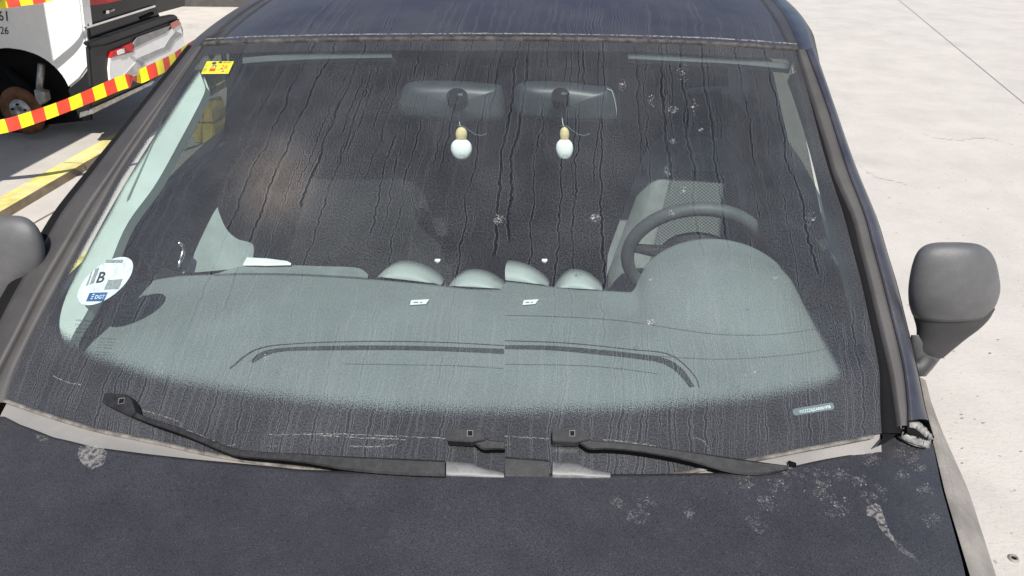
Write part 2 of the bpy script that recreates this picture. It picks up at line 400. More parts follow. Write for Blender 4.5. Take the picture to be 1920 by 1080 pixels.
# crack running from the left mirror
M_CRACK = M('crack_dark', (0.16, 0.14, 0.12), 0.9)
cr = [onz(x, y, 0.0) for x, y in ((55, 424), (90, 404), (120, 388), (140, 365), (158, 345), (180, 300))]
pts = []
for i, p in enumerate(cr):
    pts += [p + V((0.006, 0, 0.004)), p + V((-0.006, 0, 0.004))]
struct(mesh('pavement_crack', pts, [(2 * i, 2 * i + 1, 2 * i + 3, 2 * i + 2) for i in range(len(cr) - 1)], M_CRACK, smooth=False))

# ================================================================== THE PARKED CAR
car = empty('parked_car', (0, 0, 0))
tag(car, 'dusty dark blue car with rain-streaked windscreen and torn corner by the bonnet', 'car')
PL = [(11, 749), (25, 700), (57, 630), (107, 535), (153, 450), (187, 390), (215, 337), (270, 255), (325, 170), (382, 86)]
PR = [(1654, 812), (1651, 755), (1650, 700), (1642, 650), (1615, 525), (1582, 400), (1557, 325), (1541, 270), (1520, 190), (1494, 96)]
PB = [(11, 749), (60, 766), (120, 786), (190, 806), (290, 826), (440, 858), (700, 890), (946, 900), (1200, 895), (1340, 873), (1420, 858), (1500, 842), (1580, 827), (1654, 812)]
PT = [(382, 86), (460, 82), (560, 79.5), (720, 77), (946, 76.5), (1150, 79), (1350, 86), (1494, 96)]
def curve3(px, n, off=0.0, F=None):
    P = [hf(x, y, F or ZG, off) for x, y in px]
    # resample by chord length
    fine = [V(p) for p in smoothpoly([tuple(p) for p in P], 400)]
    L = [0]
    for a, b in zip(fine, fine[1:]): L.append(L[-1] + (b - a).length)
    out = []; k = 0
    for i in range(n):
        s = L[-1] * i / (n - 1)
        while k < 398 and L[k + 1] < s: k += 1
        out.append(fine[k].lerp(fine[k + 1], (s - L[k]) / max(1e-9, L[k + 1] - L[k])))
    return out
NU, NV = 330, 180
cl, crr, cb, ct = curve3(PL, NV), curve3(PR, NV), curve3(PB, NU), curve3(PT, NU)
CLB = [(60, 560), (105, 622), (150, 660), (300, 708), (480, 738), (720, 764), (950, 770), (1200, 764), (1400, 746), (1540, 720), (1610, 690), (1650, 640)]
CLT = [(370, 106), (460, 98), (720, 95), (946, 95), (1200, 97), (1480, 112), (1500, 125)]
XL = [(y, x + 13) for x, y in reversed(PL)]; XR = [(y, x - 20) for x, y in reversed(PR)]
verts, uvs, clear, brown_reflection = [], [], [], []
for j in range(NV):
    v = j / (NV - 1)
    for i in range(NU):
        u = i / (NU - 1)
        p = (cl[j] * (1 - u) + crr[j] * u) + (cb[i] * (1 - v) + ct[i] * v) - (cb[0] * (1 - u) * (1 - v) + cb[-1] * u * (1 - v) + ct[0] * (1 - u) * v + ct[-1] * u * v)
        p.z = ZG(p.x, p.y); verts.append(p)
        uvs.append(((u - 0.5) * 1.52, v * 0.95))
        px, py = project(p)
        e = [(interp(CLB, px) - py) / 78 + 0.5, (py - interp(CLT, px)) / 9 + 0.5, (px - interp(XL, py)) / 16 + 0.5, (interp(XR, py) - px) / 34 + 0.5]
        # round corner at the lower left and right
        m = min(e); s2 = sorted(e)
        if s2[1] < 1.0: m -= 0.18 * (1 - max(0, s2[1])) ** 2
        clear.append(max(0, min(1, m)))
        brown_reflection.append(math.exp(-(((px - 515) / 75) ** 2 + ((py - 345) / 85) ** 2) ** 1.3))  # soft brown reflection painted into the glass colour
fs = [(j * NU + i, j * NU + i + 1, (j + 1) * NU + i + 1, (j + 1) * NU + i) for j in range(NV - 1) for i in range(NU - 1)]
glass = mesh('windscreen', verts, fs, MATS['glass'], car, uvs=uvs, attr={'clear': clear, 'brown_reflection': brown_reflection})

# ---- roof with a dirty seal along its front edge
rows = []; ruv = []
nr, NR = 46, 120
top = curve3(PT, NR)
for k in range(nr):
    t = (k / (nr - 1)) ** 1.5 * 2.1
    row = []
    for i, p in enumerate(top):
        u = i / (NR - 1) * 2 - 1
        z = p.z + 0.008 + 0.075 * (1 - math.exp(-t / 0.33)) - 0.035 * max(0, t - 1.2) - 0.035 * abs(u) ** 6
        row.append(V((p.x * (1 + 0.05 * min(t, 0.5)), p.y + 0.010 + t, z))); ruv.append((u * 0.70, 0.02 + min(t, 0.9)))
    rows.append(row)
grid('roof', rows, M_ROOF, car, uvs=ruv)
strip('roof_seal', [p + V((0, -0.004, 0.004)) for p in top[::6] + [top[-1]]], [p + V((0, 0.008, 0.009)) for p in top[::6] + [top[-1]]], M('dirty_roof_seal', (0.045, 0.042, 0.04), 0.8, var=0.8, vs=55, bump=0.6, bs=220), car, n=160, thick=0.01, mids=2, bulge=0.003)
dl = []
for i in range(200):
    u = i / 199; p = top[min(NR - 1, int(u * (NR - 1)))].lerp(top[min(NR - 1, int(u * (NR - 1)) + 1)], u * (NR - 1) % 1)
    wv = (0.0003 + 0.0009 * random.random()) * (0.4 + 0.9 * abs(math.sin(u * 9)))
    dl.append((p + V((0, 0.009, 0.0135)), p + V((0, 0.010 + wv * 2, 0.0145 + wv))))
mesh('dirt_line', [x for a in dl for x in a], [(2 * i, 2 * i + 1, 2 * i + 3, 2 * i + 2) for i in range(199)], M_DIRT, car)
# roof side rails
for s, px in ((-1, [(349, 87), (425, 8)]), (1, [(1525, 90), (1485, 0)])):
    A = [r[0 if s < 0 else -1] for r in rows][::3]
    o0_, o1_ = onz(*px[0], A[0].z - 0.012), onz(*px[1], A[0].z + 0.0)
    def outer(p):
        t_ = (p.y - o0_.y) / (o1_.y - o0_.y); q_ = o0_ + (o1_ - o0_) * min(0.9, t_)
        qx = s * min(abs(q_.x), abs(p.x) + 0.105)
        return V((qx, p.y, p.z - 0.02 - 0.02 * (p.y < 0)))
    def rail(f, dz): return [V((p.x + (outer(p).x - p.x) * f, p.y, p.z + (outer(p).z - p.z) * f + dz)) for p in A]
    for nm, fa, fb, za, zb, mt in (('roof_channel', 0.0, 0.35, 0.003, 0.003, M_TRIM), ('roof_rail', 0.36, 0.86, 0.006, 0.004, M_PILLAR if s > 0 else M_TRIM), ('door_frame', 0.86, 1.0, 0.002, -0.01, M_TRIM)):
        strip(nm, rail(fa, za), rail(fb, zb), mt, car, n=60, thick=0.02, mids=3, bulge=0.004 if mt is M_PILLAR else 0)

# ---- front pillars: strips following the windscreen's sides
def pl3(px, off): return [gl(x, y, off) for x, y in px]
L0 = PL
YS = [755, 700, 620, 535, 450, 390, 320, 250, 170, 86]
LE = {1: [(87, 379), (250, 262), (390, 169), (535, 84), (700, 0), (755, -24)], 2: [(87, 377), (250, 259), (390, 164), (535, 79), (700, -6), (755, -30)],
      3: [(87, 359), (250, 229), (390, 121), (535, 34), (700, -52), (755, -80)], 4: [(87, 349), (250, 219), (390, 106), (535, 14), (700, -76), (755, -105)]}
def le(k, off): return [gl(interp(LE[k], y), y, off) for y in YS]
L0p = [gl(interp([(y, x) for x, y in reversed(PL)], y), y, 0.003) for y in YS]
strip('windscreen_seal', L0p, le(1, 0.006), M_TRIM2, car, mids=2, bulge=0.002)
strip('pillar_groove', le(1, 0.0), le(2, 0.0), M_RUB, car)
strip('pillar_trim', le(2, 0.008), le(3, 0.006), M_TRIM, car, mids=4, bulge=0.0012, thick=0.015)
strip('door_seal', le(3, 0.0), le(4, -0.012), M_RUB, car, thick=0.03, mids=2, bulge=0.003)
RE = {1: [(93, 1497), (200, 1530), (270, 1552), (325, 1568), (400, 1601), (525, 1633), (650, 1663), (700, 1674), (760, 1683), (812, 1690)],
      2: [(92, 1510), (200, 1550), (270, 1572), (325, 1590), (400, 1619), (525, 1653), (650, 1684), (700, 1694), (760, 1700), (812, 1701)],
      3: [(85, 1525), (200, 1565), (270, 1589), (325, 1610), (400, 1641), (525, 1679), (650, 1710), (700, 1721), (760, 1733), (812, 1748)]}
YR = [812, 760, 700, 650, 590, 525, 460, 400, 325, 270, 190, 93]
def re_(k, off, ys=YR): return [gl(interp(RE[k], y), y, off) for y in ys]
R0p = [gl(interp([(y, x) for x, y in reversed(PR)], y), y, 0.002) for y in YR]
strip('windscreen_seal', R0p, re_(1, 0.002), M_RUB, car, mids=1)  # black rubber edge, with the trim's cast shadow painted in
YQ = [798] + YR[1:]
strip('pillar_trim', re_(1, 0.016, YQ), re_(2, 0.018, YQ), M_TRIM2, car, mids=3, bulge=0.0004, thick=0.018)
strip('pillar_groove', re_(2, 0.004), [p + V((0.004, 0, 0)) for p in re_(2, 0.004)], M_RUB, car, thick=0.01)
YP = [788] + YR[1:]
strip('pillar_panel', [p + V((0.004, 0, 0)) for p in re_(2, 0.008, YP)], re_(3, -0.018, YP), M_PILLAR, car, mids=6, bulge=0.006, thick=0.03)
strip('door_seal', re_(3, -0.020), [p + V((0.006, 0, -0.01)) for p in re_(3, -0.03)], M_RUB, car, thick=0.03)

# ---- bonnet
HR = [(-60, 758), (0, 777), (37, 796), (100, 820), (175, 838), (275, 851), (375, 862), (475, 871), (560, 880), (690, 885), (946, 887), (1200, 889), (1370, 886), (1480, 876), (1600, 852), (1640, 837), (1682, 816), (1745, 829)]
hr3 = [hf(x, y, ZH) for x, y in HR]
hrxy = sorted([(p.x, p.y) for p in hr3])
he = [(0.063, 0.893), (-0.06, 0.868), (-0.24, 0.842), (-0.5, 0.79), (-0.95, 0.66)]
def xr_of(y): return interp([(-a, b) for a, b in he], -y)
rows = []; NS = 150
for k in range(40):
    t = (k / 39) ** 1.3; row = []
    for i in range(NS):
        s = i / (NS - 1) * 2 - 1
        ye = 0.063 * (1 - t) - 0.97 * t
        x = s * xr_of(ye); x0 = s * 0.893
        yr = interp(hrxy, x0) if x0 > -0.80 else interp(hrxy, -0.80) + 0.25 * (-0.80 - x0)
        y = yr * (1 - t) + (-0.97 - 0.0 + 0.12 * s * s) * t
        row.append(V((x, y, ZH(x, y))))
    rows.append(row)
lip = [p + V((0, 0.004, -0.022)) for p in rows[0]]
bonnet = grid('bonnet', [lip] + rows, M_PAINT, car)
hoodrow = rows
for e_ in (0, -1):
    sg = -1 if e_ == 0 else 1
    grid('bonnet_gap', [[r[e_] + V((0, 0, -.001)), r[e_] + V((sg * .004, 0, -.02)), r[e_] + V((sg * .03, 0, -.03)), r[e_] + V((sg * .03, 0, -.10))] for r in rows], M_RUB, car)
# cowl panel in the gap
NC = 90
cb2 = curve3([(x, y) for x, y in PB], NC)
rowA = [p + V((0, 0.012, -0.002)) for p in cb2]
rowC = []
for p in cb2:
    yr = interp(hrxy, p.x); rowC.append(V((p.x, min(yr, p.y) - 0.03, ZH(p.x, yr) - 0.016)))
rowB = [a.lerp(b, 0.5) + V((0, 0, 0.002)) for a, b in zip(rowA, rowC)]
grid('cowl_panel', [rowA, rowB, rowC], M_COWL, car)
sealA = [p + V((0, -0.001, 0.003)) for p in cb2[::4]]; sealB = [p + V((0, -0.009, 0.002)) for p in cb2[::4]]
strip('glass_edge_seal', sealA, sealB, M('dirty_edge_seal', (0.14, 0.128, 0.115), 0.8, var=0.6, vs=40, bump=0.6, bs=200), car, n=90, thick=0.006, mids=1, bulge=0.001)

# ---- front wings, sills, doors
def side_profile(y):
    """(x, z) pairs on the right-hand side going down from the bonnet edge"""
    h = xr_of(min(y, 0.30)); z0 = ZH(h, y)
    o = interp([(-0.95, 0.76), (-0.188, 0.918), (0.005, 0.946), (0.164, 0.958), (0.5, 0.93), (1.5, 0.93)], y)
    return h, z0, o
for s in (-1, 1):
    ra = []; rb = []; rc = []
    for k in range(40):
        y = 0.26 - 1.21 * k / 39
        h, z0, o = side_profile(y); zo = 0.90 + 0.10 * min(0, y)
        yc = y + 0.0
        pts = [(h + 0.004, z0 - 0.006), (h + 0.010, z0 - 0.004), (h + 0.020, z0 - 0.010)]
        ra.append([V((s * x, yc, z)) for x, z in pts])
        x1 = h + 0.022
        rb.append([V((s * x, yc, z)) for x, z in ((x1, z0 - 0.014), (x1 + (o - x1) * 0.4, z0 - 0.014 - (z0 - zo) * 0.30), (x1 + (o - x1) * 0.8, z0 - 0.014 - (z0 - zo) * 0.75), (o, zo - 0.02), (o + 0.012, zo - 0.08), (o + 0.006, 0.68), (o - 0.004, 0.5), (o - 0.02, 0.30))])
    grid('wing_edge', ra, M_FENDER, car)
    grid('front_wing', rb, M_FENDER, car)
    # door skin under the belt line and behind the wing
    rd = []
    for k in range(12):
        y = 0.15 + 2.3 * k / 11; zb = 1.045 + 0.10 * min(1, max(0, y) / 1.0)
        rd.append([V((s * x, y, z)) for x, z in ((0.797, zb + .004), (0.84, zb), (0.862, zb - 0.03), (0.90, 0.88), (0.915, 0.72), (0.90, 0.5), (0.87, 0.28))])
    grid('door', rd, M_PAINT, car)
    rin = []
    for k in range(12):
        y = 0.43 + 2.0 * k / 11; zb = 1.045 + 0.10 * min(1, max(0, y) / 1.0)
        rin.append([V((s * x, y, z)) for x, z in ((0.795, zb - .002), (0.775, zb - 0.01), (0.75, zb - 0.06), (0.73, zb - 0.14), (0.70, 0.80), (0.70, 0.28))])
    grid('door_card', rin, M_DOORIN, car)
    # side window and rear quarter
    def edge_top(y): return V((s * (0.70 + 0.05 * (1.1 - min(y, 1.1))), y, 1.465 if y > 0.8 else ZG(0.74, y) - 0.015))
    ys = [0.40 + 0.60 * k / 8 for k in range(9)]
    zb_ = lambda y: 1.045 + 0.10 * min(1, max(0, y) / 1.0)
    grid('side_window', [[V((s * 0.788, y, zb_(y))), edge_top(y)] for y in ys], M_SIDEGL, car)
    pts = [V((s * 0.79, 1.00, zb_(1.0))), V((s * 0.79, 1.14, zb_(1.14))), V((s * 0.71, 1.14, 1.465)), V((s * 0.71, 1.00, 1.465))]
    if s > 0: pts = [V((0.79, 0.78, zb_(.78))), V((0.79, 1.14, zb_(1.14))), V((0.71, 1.14, 1.465)), V((0.715, 1.12, 1.465)), V((0.765, 0.82, 1.215))]
    prism('door_pillar', pts, (-s * 0.05, 0, 0), M_CABIN, car)
    grid('rear_side_window', [[V((s * 0.789, y, zb_(y) - .002)), V((s * 0.708, y, 1.466))] for y in (1.14, 1.7, 2.45)], M_DARKGL, car)
# tail, nose and cabin floor
prism('tail_panel', [V((-0.84, 2.46, 0.3)), V((0.84, 2.46, 0.3)), V((0.80, 2.46, 1.14)), V((0.70, 2.46, 1.46)), V((-0.70, 2.46, 1.46)), V((-0.80, 2.46, 1.14))], (0, 0.08, 0), M_PAINT, car)
prism('cabin_floor', [V((-0.83, 0.0, 0.28)), V((0.83, 0.0, 0.28)), V((0.83, 2.46, 0.28)), V((-0.83, 2.46, 0.28))], (0, 0, 0.05), M_CABIN, car)
fr_ = hoodrow[-1]
grid('front_bumper', [[p + V((0, 0.0, -0.006)) for p in fr_], [V((p.x * 1.12, p.y - 0.06, p.z - 0.12)) for p in fr_], [V((p.x * 1.16, p.y - 0.09, 0.45)) for p in fr_], [V((p.x * 1.12, p.y - 0.03, 0.22)) for p in fr_]], M_PAINT, car)
M_TYRE = M('tyre_rubber', (0.02, 0.02, 0.02), 0.8)
for sx in (-1, 1):
    for yw in (-0.45, 2.05):
        wh = grid('wheel', [[V((sx * (0.83 + dx), yw + r * math.cos(a), 0.31 + r * math.sin(a))) for a in [k * math.pi / 16 for k in range(32)]] for dx, r in ((-0.18, 0.2), (-0.18, 0.29), (-0.16, 0.31), (-0.02, 0.31), (0.0, 0.29), (0.0, 0.2))], M_TYRE, car, closed=True)
        grid('rim', [[V((sx * (0.83 + dx), yw + r * math.cos(a), 0.31 + r * math.sin(a))) for a in [k * math.pi / 16 for k in range(32)]] for dx, r in ((-0.005, 0.2), (-0.03, 0.17), (-0.02, 0.06), (-0.015, 0.001))], M_SILVER, wh, closed=True)
# headliner under the roof, stops light coming through
rl = []
for k in range(12):
    t = 0.04 + 1.66 * k / 11
    rl.append([V((x, 0.80 + t, 1.425 + 0.045 * (1 - (x / .7) ** 2))) for x in [(-0.70 + 1.4 * i / 11) for i in range(12)]])
grid('headliner', rl, M_CABIN, car)

# ---- door mirrors: stacked oval sections following the outline
def mirror(name, rowsets, Y, parent):
    root = None
    for nm, mt, rws, depth in rowsets:
        sm = smoothpoly(rws, 22); rr = []
        for ti, (py, xa, xb) in enumerate(sm):
            tt = ti / 21; cov = nm == 'cover'
            dm = (0.30 + 0.85 * math.sqrt(max(0, 1 - (1.75 * tt - 0.95) ** 2))) if cov else 1.0
            sag = (0.016 * tt ** 2 if cov else 0.016 * (1 - tt) if nm == 'mirror_base' else 0)
            A, B = ony(xa, py, Y), ony(xb, py, Y); c_ = (A + B) / 2; hx = (B - A).length / 2; ax = (B - A).normalized(); dv = (c_ - CAM).normalized()
            ring = []
            for k in range(36):
                a = k * 2 * math.pi / 36; ca, sa = math.cos(a), math.sin(a)
                e = 0.9
                ring.append(c_ + ax * hx * math.copysign(abs(ca) ** e, ca) + dv * (hx * depth * dm * math.copysign(abs(sa) ** e, sa)) - UP * (sag * max(0, -sa)))
            rr.append(ring)
        o = grid(nm, rr, mt, root or parent, closed=True, cap=True)
        if root is None: root = o
    root.name = name
    return root
mirror('door_mirror', [
    ('cover', M_MIRROR, [(454, 1765, 1800), (456, 1746, 1826), (461, 1732, 1842), (472, 1720, 1857), (490, 1712, 1867), (515, 1706, 1873), (540, 1703, 1876), (558, 1703, 1873), (574, 1705, 1866), (588, 1710, 1856)], 0.62),
    ('mirror_base', M_MIRRORD, [(578, 1708, 1866), (596, 1713, 1856), (615, 1718, 1838), (635, 1718, 1812), (655, 1716, 1788), (672, 1720, 1768)], 0.45),
    ('stalk', M_MIRROR, [(628, 1708, 1762), (640, 1707, 1780), (655, 1709, 1775), (672, 1714, 1764), (690, 1718, 1750), (706, 1712, 1736)], 0.5)], 0.27, car)
mirror('door_mirror', [
    ('cover', M_MIRROR, [(404, 0, 30), (406, -18, 44), (413, -36, 58), (428, -52, 72), (450, -64, 82), (475, -72, 86), (500, -76, 86), (520, -76, 80), (536, -72, 70), (546, -64, 56)], 0.62),
    ('mirror_base', M_MIRRORD, [(530, -66, 72), (545, -62, 62), (562, -50, 50), (580, -36, 40), (600, -20, 30), (625, 0, 20)], 0.45)], 0.27, car)

tube('mirror_arm', [ony(1738, 668, 0.27), ony(1722, 690, 0.26), V((0.875, 0.25, 0.96))], [0.020, 0.018, 0.020], M_MIRRORD, car, n=12)
tube('mirror_arm', [ony(20, 590, 0.27), ony(40, 640, 0.26), V((-0.875, 0.25, 0.97))], [0.022, 0.020, 0.022], M_MIRRORD, car, n=12)
# ---- torn corner at the right end of the bonnet
hc = [hf(x, y, ZH, 0.020) for x, y in ((1688, 800), (1695, 794), (1712, 795), (1730, 805), (1742, 816), (1746, 824), (1735, 826), (1715, 820), (1698, 812))]
prism('torn_hole', hc, (0, 0, 0.002), M_RUB, car)
def torn(nm, pa, pb, oa, ob):
    A = [hf(x, y, ZH, oa) for x, y in pa]; B = [hf(x, y, ZH, ob) for x, y in pb]
    A = [V(p) for p in smoothpoly([tuple(p) for p in A], 28)]; B = [V(p) for p in smoothpoly([tuple(p) for p in B], 28)]
    rr = []
    for a, b in zip(A, B):
        j = V((random.uniform(-1, 1), random.uniform(-1, 1), random.uniform(-1, 1))) * 0.0018
        rr.append([a + V((0, 0, -.012)), a + j, a.lerp(b, 0.5) + V((0, 0, 0.004)) - j, b + j, b + V((0, 0, -0.012))])
    grid(nm, rr, M_TORN, car)
prism('corner_gap', [hf(x, y, ZH, 0.022) for x, y in ((1652, 808), (1672, 800), (1690, 796), (1692, 808), (1676, 818), (1660, 830), (1644, 838), (1655, 822))], (0, 0, 0.002), M_RUB, car)
torn('torn_lip', [(1686, 797), (1700, 785), (1716, 785), (1733, 800), (1746, 815), (1750, 826)], [(1688, 800), (1703, 795), (1718, 797), (1732, 808), (1742, 818), (1746, 825)], 0.026, 0.030)
torn('torn_lip', [(1692, 810), (1704, 817), (1718, 822), (1734, 827), (1744, 829)], [(1693, 813), (1706, 821), (1722, 827), (1738, 830), (1746, 830)], 0.026, 0.020)

# ---- marks dried on bonnet and glass
def blob_verts(c, ax, ay, r, n=11, jit=0.45):
    a0 = random.random() * 6
    return [c + (ax * math.cos(a0 + k * 2 * math.pi / n) + ay * math.sin(a0 + k * 2 * math.pi / n)) * r * (1 + random.uniform(-jit, jit)) for k in range(n)]
def marks(name, F, off, px, py, spread, count, rmin, rmax, mat, parent, ring=False, stretch=1.0):
    vs_, fs = [], []
    for _ in range(count):
        a, r = random.random() * 6.28, spread * random.random() ** 0.7
        c_ = hf(px + r * math.cos(a), py + r * math.sin(a) * stretch, F, off)
        nx = V((1, 0, 0)); ny = V((0, 1, (F(c_.x, c_.y + .01) - F(c_.x, c_.y - .01)) / .02)).normalized()
        rr = random.uniform(rmin, rmax)
        o = blob_verts(c_, nx, ny, rr)
        b = len(vs_)
        if ring:
            vs_ += o + [c_ + (p - c_) * random.uniform(0.55, 0.8) for p in o]; n = len(o)
            fs += [(b + k, b + (k + 1) % n, b + n + (k + 1) % n, b + n + k) for k in range(n)]
        else:
            vs_ += o; fs.append(tuple(range(b, b + len(o))))
    return stuff(mesh(name, vs_, fs, mat, parent, smooth=False))
HM = [(1160, 941, 14), (1212, 940, 18), (1195, 965, 20), (1460, 905, 24), (1440, 940, 20), (1415, 985, 22), (1530, 900, 32), (1580, 890, 18), (1635, 862, 20), (1700, 848, 26), (1640, 930, 24), (1570, 950, 28), (1735, 920, 16), (1745, 975, 16), (1690, 890, 14), (1400, 900, 18), (1480, 880, 16), (1290, 960, 12), (1535, 925, 16), (1610, 900, 16), (1720, 870, 18)]
for x, y, r in HM:
    marks('water_mark', ZH, 0.0012, x, y, r, int(r * 0.9), 0.0012, 0.0045, M_SPOT, bonnet, ring=True, stretch=0.8)
    marks('dirt_speck', ZH, 0.0010, x, y, r * 1.1, int(r * 0.5), 0.0006, 0.0016, M_DIRT, bonnet, stretch=0.8)
def patch(name, F, off, poly, mat, parent, jit=2.0):
    sm = smoothpoly(poly + [poly[0]], 44)[:-1]
    pts = [hf(x + random.uniform(-jit, jit), y + random.uniform(-jit, jit), F, off) for x, y in sm]
    bm = bmesh.new(); f = bm.faces.new([bm.verts.new(p) for p in pts]); bmesh.ops.triangulate(bm, faces=[f])
    me = bpy.data.meshes.new(name); bm.to_mesh(me); bm.free(); me.materials.append(mat)
    return link(bpy.data.objects.new(name, me), parent)
M_SPOT2 = M('dried_splash', (0.40, 0.38, 0.36), 0.8, alpha=0.38)
patch('bird_dropping', ZH, 0.0014, [(1625, 950), (1640, 944), (1652, 952), (1656, 968), (1662, 980), (1668, 998), (1676, 1010), (1672, 1014), (1660, 1003), (1648, 988), (1640, 970), (1625, 965)], M_SPOT2, bonnet, 1.2)
patch('bird_dropping', ZH, 0.0012, [(1672, 1008), (1690, 1022), (1712, 1040), (1722, 1052), (1712, 1048), (1690, 1034), (1676, 1020)], M_SPOT, bonnet, 1.5)
patch('dried_splash', ZH, 0.0012, [(150, 838), (172, 836), (196, 842), (199, 858), (192, 872), (172, 878), (154, 870), (146, 854)], M_SPOT2, bonnet, 2)
patch('dried_splash', ZH, 0.0011, [(66, 815), (84, 818), (90, 826), (74, 826)], M_SPOT, bonnet, 1.5)
for x, y, r, n in ((1166, 160, 9, 16), (1280, 136, 13, 18), (1222, 190, 9, 12), (1262, 206, 10, 16), (1262, 265, 7, 14), (1250, 322, 8, 12), (935, 411, 11, 26), (1116, 409, 10, 24), (1281, 358, 7, 8), (1520, 411, 11, 14), (1258, 400, 6, 7), (1220, 605, 9, 10), (1300, 200, 10, 9), (1222, 525, 5, 4), (1455, 520, 5, 4), (498, 672, 5, 4), (1315, 243, 4, 5), (1410, 700, 14, 6), (300, 695, 14, 5)):
    marks('insect_splat', ZG, 0.0011, x, y, r, n * 3, 0.0003, 0.0011, M_SPLAT, glass, stretch=random.uniform(0.7, 1.8))
    marks('insect_splat', ZG, 0.0012, x + random.uniform(-3, 3), y + random.uniform(-3, 3), r * 0.35, max(2, n // 4), 0.0008, 0.0022, M_SPLAT, glass)
for pts in ([(505, 815), (560, 814), (640, 814), (720, 817), (835, 822)], [(600, 816), (680, 821), (760, 824)], [(655, 836), (700, 838), (742, 834)], [(268, 770), (300, 778), (338, 792), (336, 800)], [(100, 705), (130, 718), (152, 721)],
            [(350, 806), (385, 820), (420, 835), (442, 834)], [(946, 818), (985, 820), (1030, 823)], [(1130, 824), (1170, 828), (1230, 836)], [(946, 835), (958, 832)], [(1298, 820), (1320, 828), (1332, 850)], [(500, 836), (520, 836)]):
    sm = smoothpoly(pts, 60); vs_ = []
    for x, y in sm:
        j = random.uniform(-1.2, 1.2); hw = random.uniform(0.25, 1.1)
        vs_ += [hf(x, y + j - hw, ZG, 0.001), hf(x, y + j + hw, ZG, 0.001)]
    mesh('dirt_line', vs_, [(2 * i, 2 * i + 1, 2 * i + 3, 2 * i + 2) for i in range(59)], M_DIRT, glass, smooth=False)

# ---- wiper arms
def arm(parent, name, top_px, bot_px, h0, h1, mat, skirt=True):
    """flat-topped arm from two pixel outlines on the glass, raised between h0 and h1"""
    n = 26
    A = [gl(x, y, h1 * 1.17) for x, y in smoothpoly(top_px, n)]; B = [gl(x, y, h1 * 1.17) for x, y in smoothpoly(bot_px, n)]
    r = []
    for a, b in zip(A, B):
        N = NG(a.x, a.y)
        r.append([a - N * (h1 - h0), a - N * .002, a.lerp(b, 0.12), a.lerp(b, 0.85), b - N * .002])
    o = grid(name, r, mat, parent, smooth=False)
    rs = [[q[4], q[4] - NG(q[4].x, q[4].y) * (h1 - .002 - h0)] for q in r]
    grid('arm_edge', rs, M_WIPERDARK, o, smooth=False)
    grid('arm_end', [r[0][:], [r[0][0], r[0][0], b_ := rs[0][1], b_, b_]], M_WIPERDARK, o, smooth=False)
    grid('arm_end', [r[-1][:], [r[-1][0], r[-1][0], b_ := rs[-1][1], b_, b_]], M_WIPERDARK, o, smooth=False)
    return o
def head(parent, poly, hole, h0=0.006, h1=0.030):
    pts = [gl(x, y, h1 * 1.17) for x, y in poly]
    N = NG(pts[0].x, pts[0].y)
    pts = [p - N * (h1 - h0) for p in pts]
    o = prism('arm_head', pts, N * (h1 - h0), M_WIPER, parent, bevel=0.0012)
    prism('slot_rim', [gl(x + dx, y + dy, (h1 + 0.0006) * 1.17) for x, y, dx, dy in ((hole[0][0], hole[0][1], -1.2, -1.2), (hole[1][0], hole[1][1], 1.2, -1.2), (hole[2][0], hole[2][1], 1.2, 1.2), (hole[3][0], hole[3][1], -1.2, 1.2))], N * 0.0005, M_SILVER, o)
    prism('slot', [gl(x, y, (h1 + 0.0012) * 1.17) for x, y in hole], N * 0.0004, M_RUB, o)
    lo = [up_glass(gl(x, y), 0.001) for x, y in poly]
    return o
H = 0.0
# left arm, blade missing
wa = arm(car, 'wiper_arm', [(232, 758), (262, 776), (290, 786), (350, 806), (420, 834), (460, 844), (560, 850), (655, 855), (750, 859), (834, 863)], [(230, 772), (256, 784), (284, 795), (350, 818), (420, 848), (455, 857), (560, 866), (655, 882), (750, 890), (834, 893)], 0.003, 0.026, M_WIPER)
head(wa, [(190, 754), (196, 736), (238, 739), (248, 752), (254, 774), (246, 780), (228, 772)], [(224, 748), (233, 747), (232, 755), (222, 757)])
wb = arm(car, 'wiper_arm', [(880, 806), (900, 812), (915, 823), (930, 826), (946, 827)], [(880, 825), (890, 832), (905, 842), (925, 842), (946, 842)], 0.003, 0.022, M_WIPER)
head(wb, [(838, 803), (893, 803), (904, 812), (910, 824), (884, 829), (838, 826)], [(877, 808), (886, 808), (886, 817), (877, 817)])
wc = arm(car, 'wiper_arm', [(1078, 806), (1098, 812), (1110, 825), (1142, 828), (1204, 834), (1290, 846), (1370, 857), (1430, 866), (1476, 872)], [(1078, 825), (1090, 833), (1106, 842), (1142, 842), (1204, 848), (1290, 864), (1370, 886), (1430, 890), (1478, 880)], 0.003, 0.024, M_WIPER)
head(wc, [(1036, 803), (1088, 803), (1098, 811), (1106, 824), (1080, 829), (1036, 827)], [(1069, 808), (1077, 808), (1077, 817), (1069, 817)])
tube('pivot_nut', [up_glass(gl(1474, 874), 0.012), up_glass(gl(1487, 876), 0.012)], [0.006, 0.004], M_WIPERDARK, wc)
wd = arm(car, 'wiper_arm', [(947, 855), (980, 858), (1010, 860), (1030, 863)], [(947, 895), (980, 895), (1010, 895), (1030, 895)], 0.004, 0.014, M_WIPER)
for x0 in (835, 1034):
    A = [(x0 + 2, 863), (x0 + 14, 866), (x0 + 45, 868), (x0 + 70, 877), (x0 + 110, 886)]
    B = [(x0 + 2, 895), (x0 + 14, 896), (x0 + 45, 896), (x0 + 70, 897), (x0 + 110, 897)]
    strip('wiper_cap', [gl(*p, 0.010) for p in A], [gl(*p, 0.016) for p in B], M_SILVER, car, n=20, mids=3, bulge=0.004, thick=0.01)

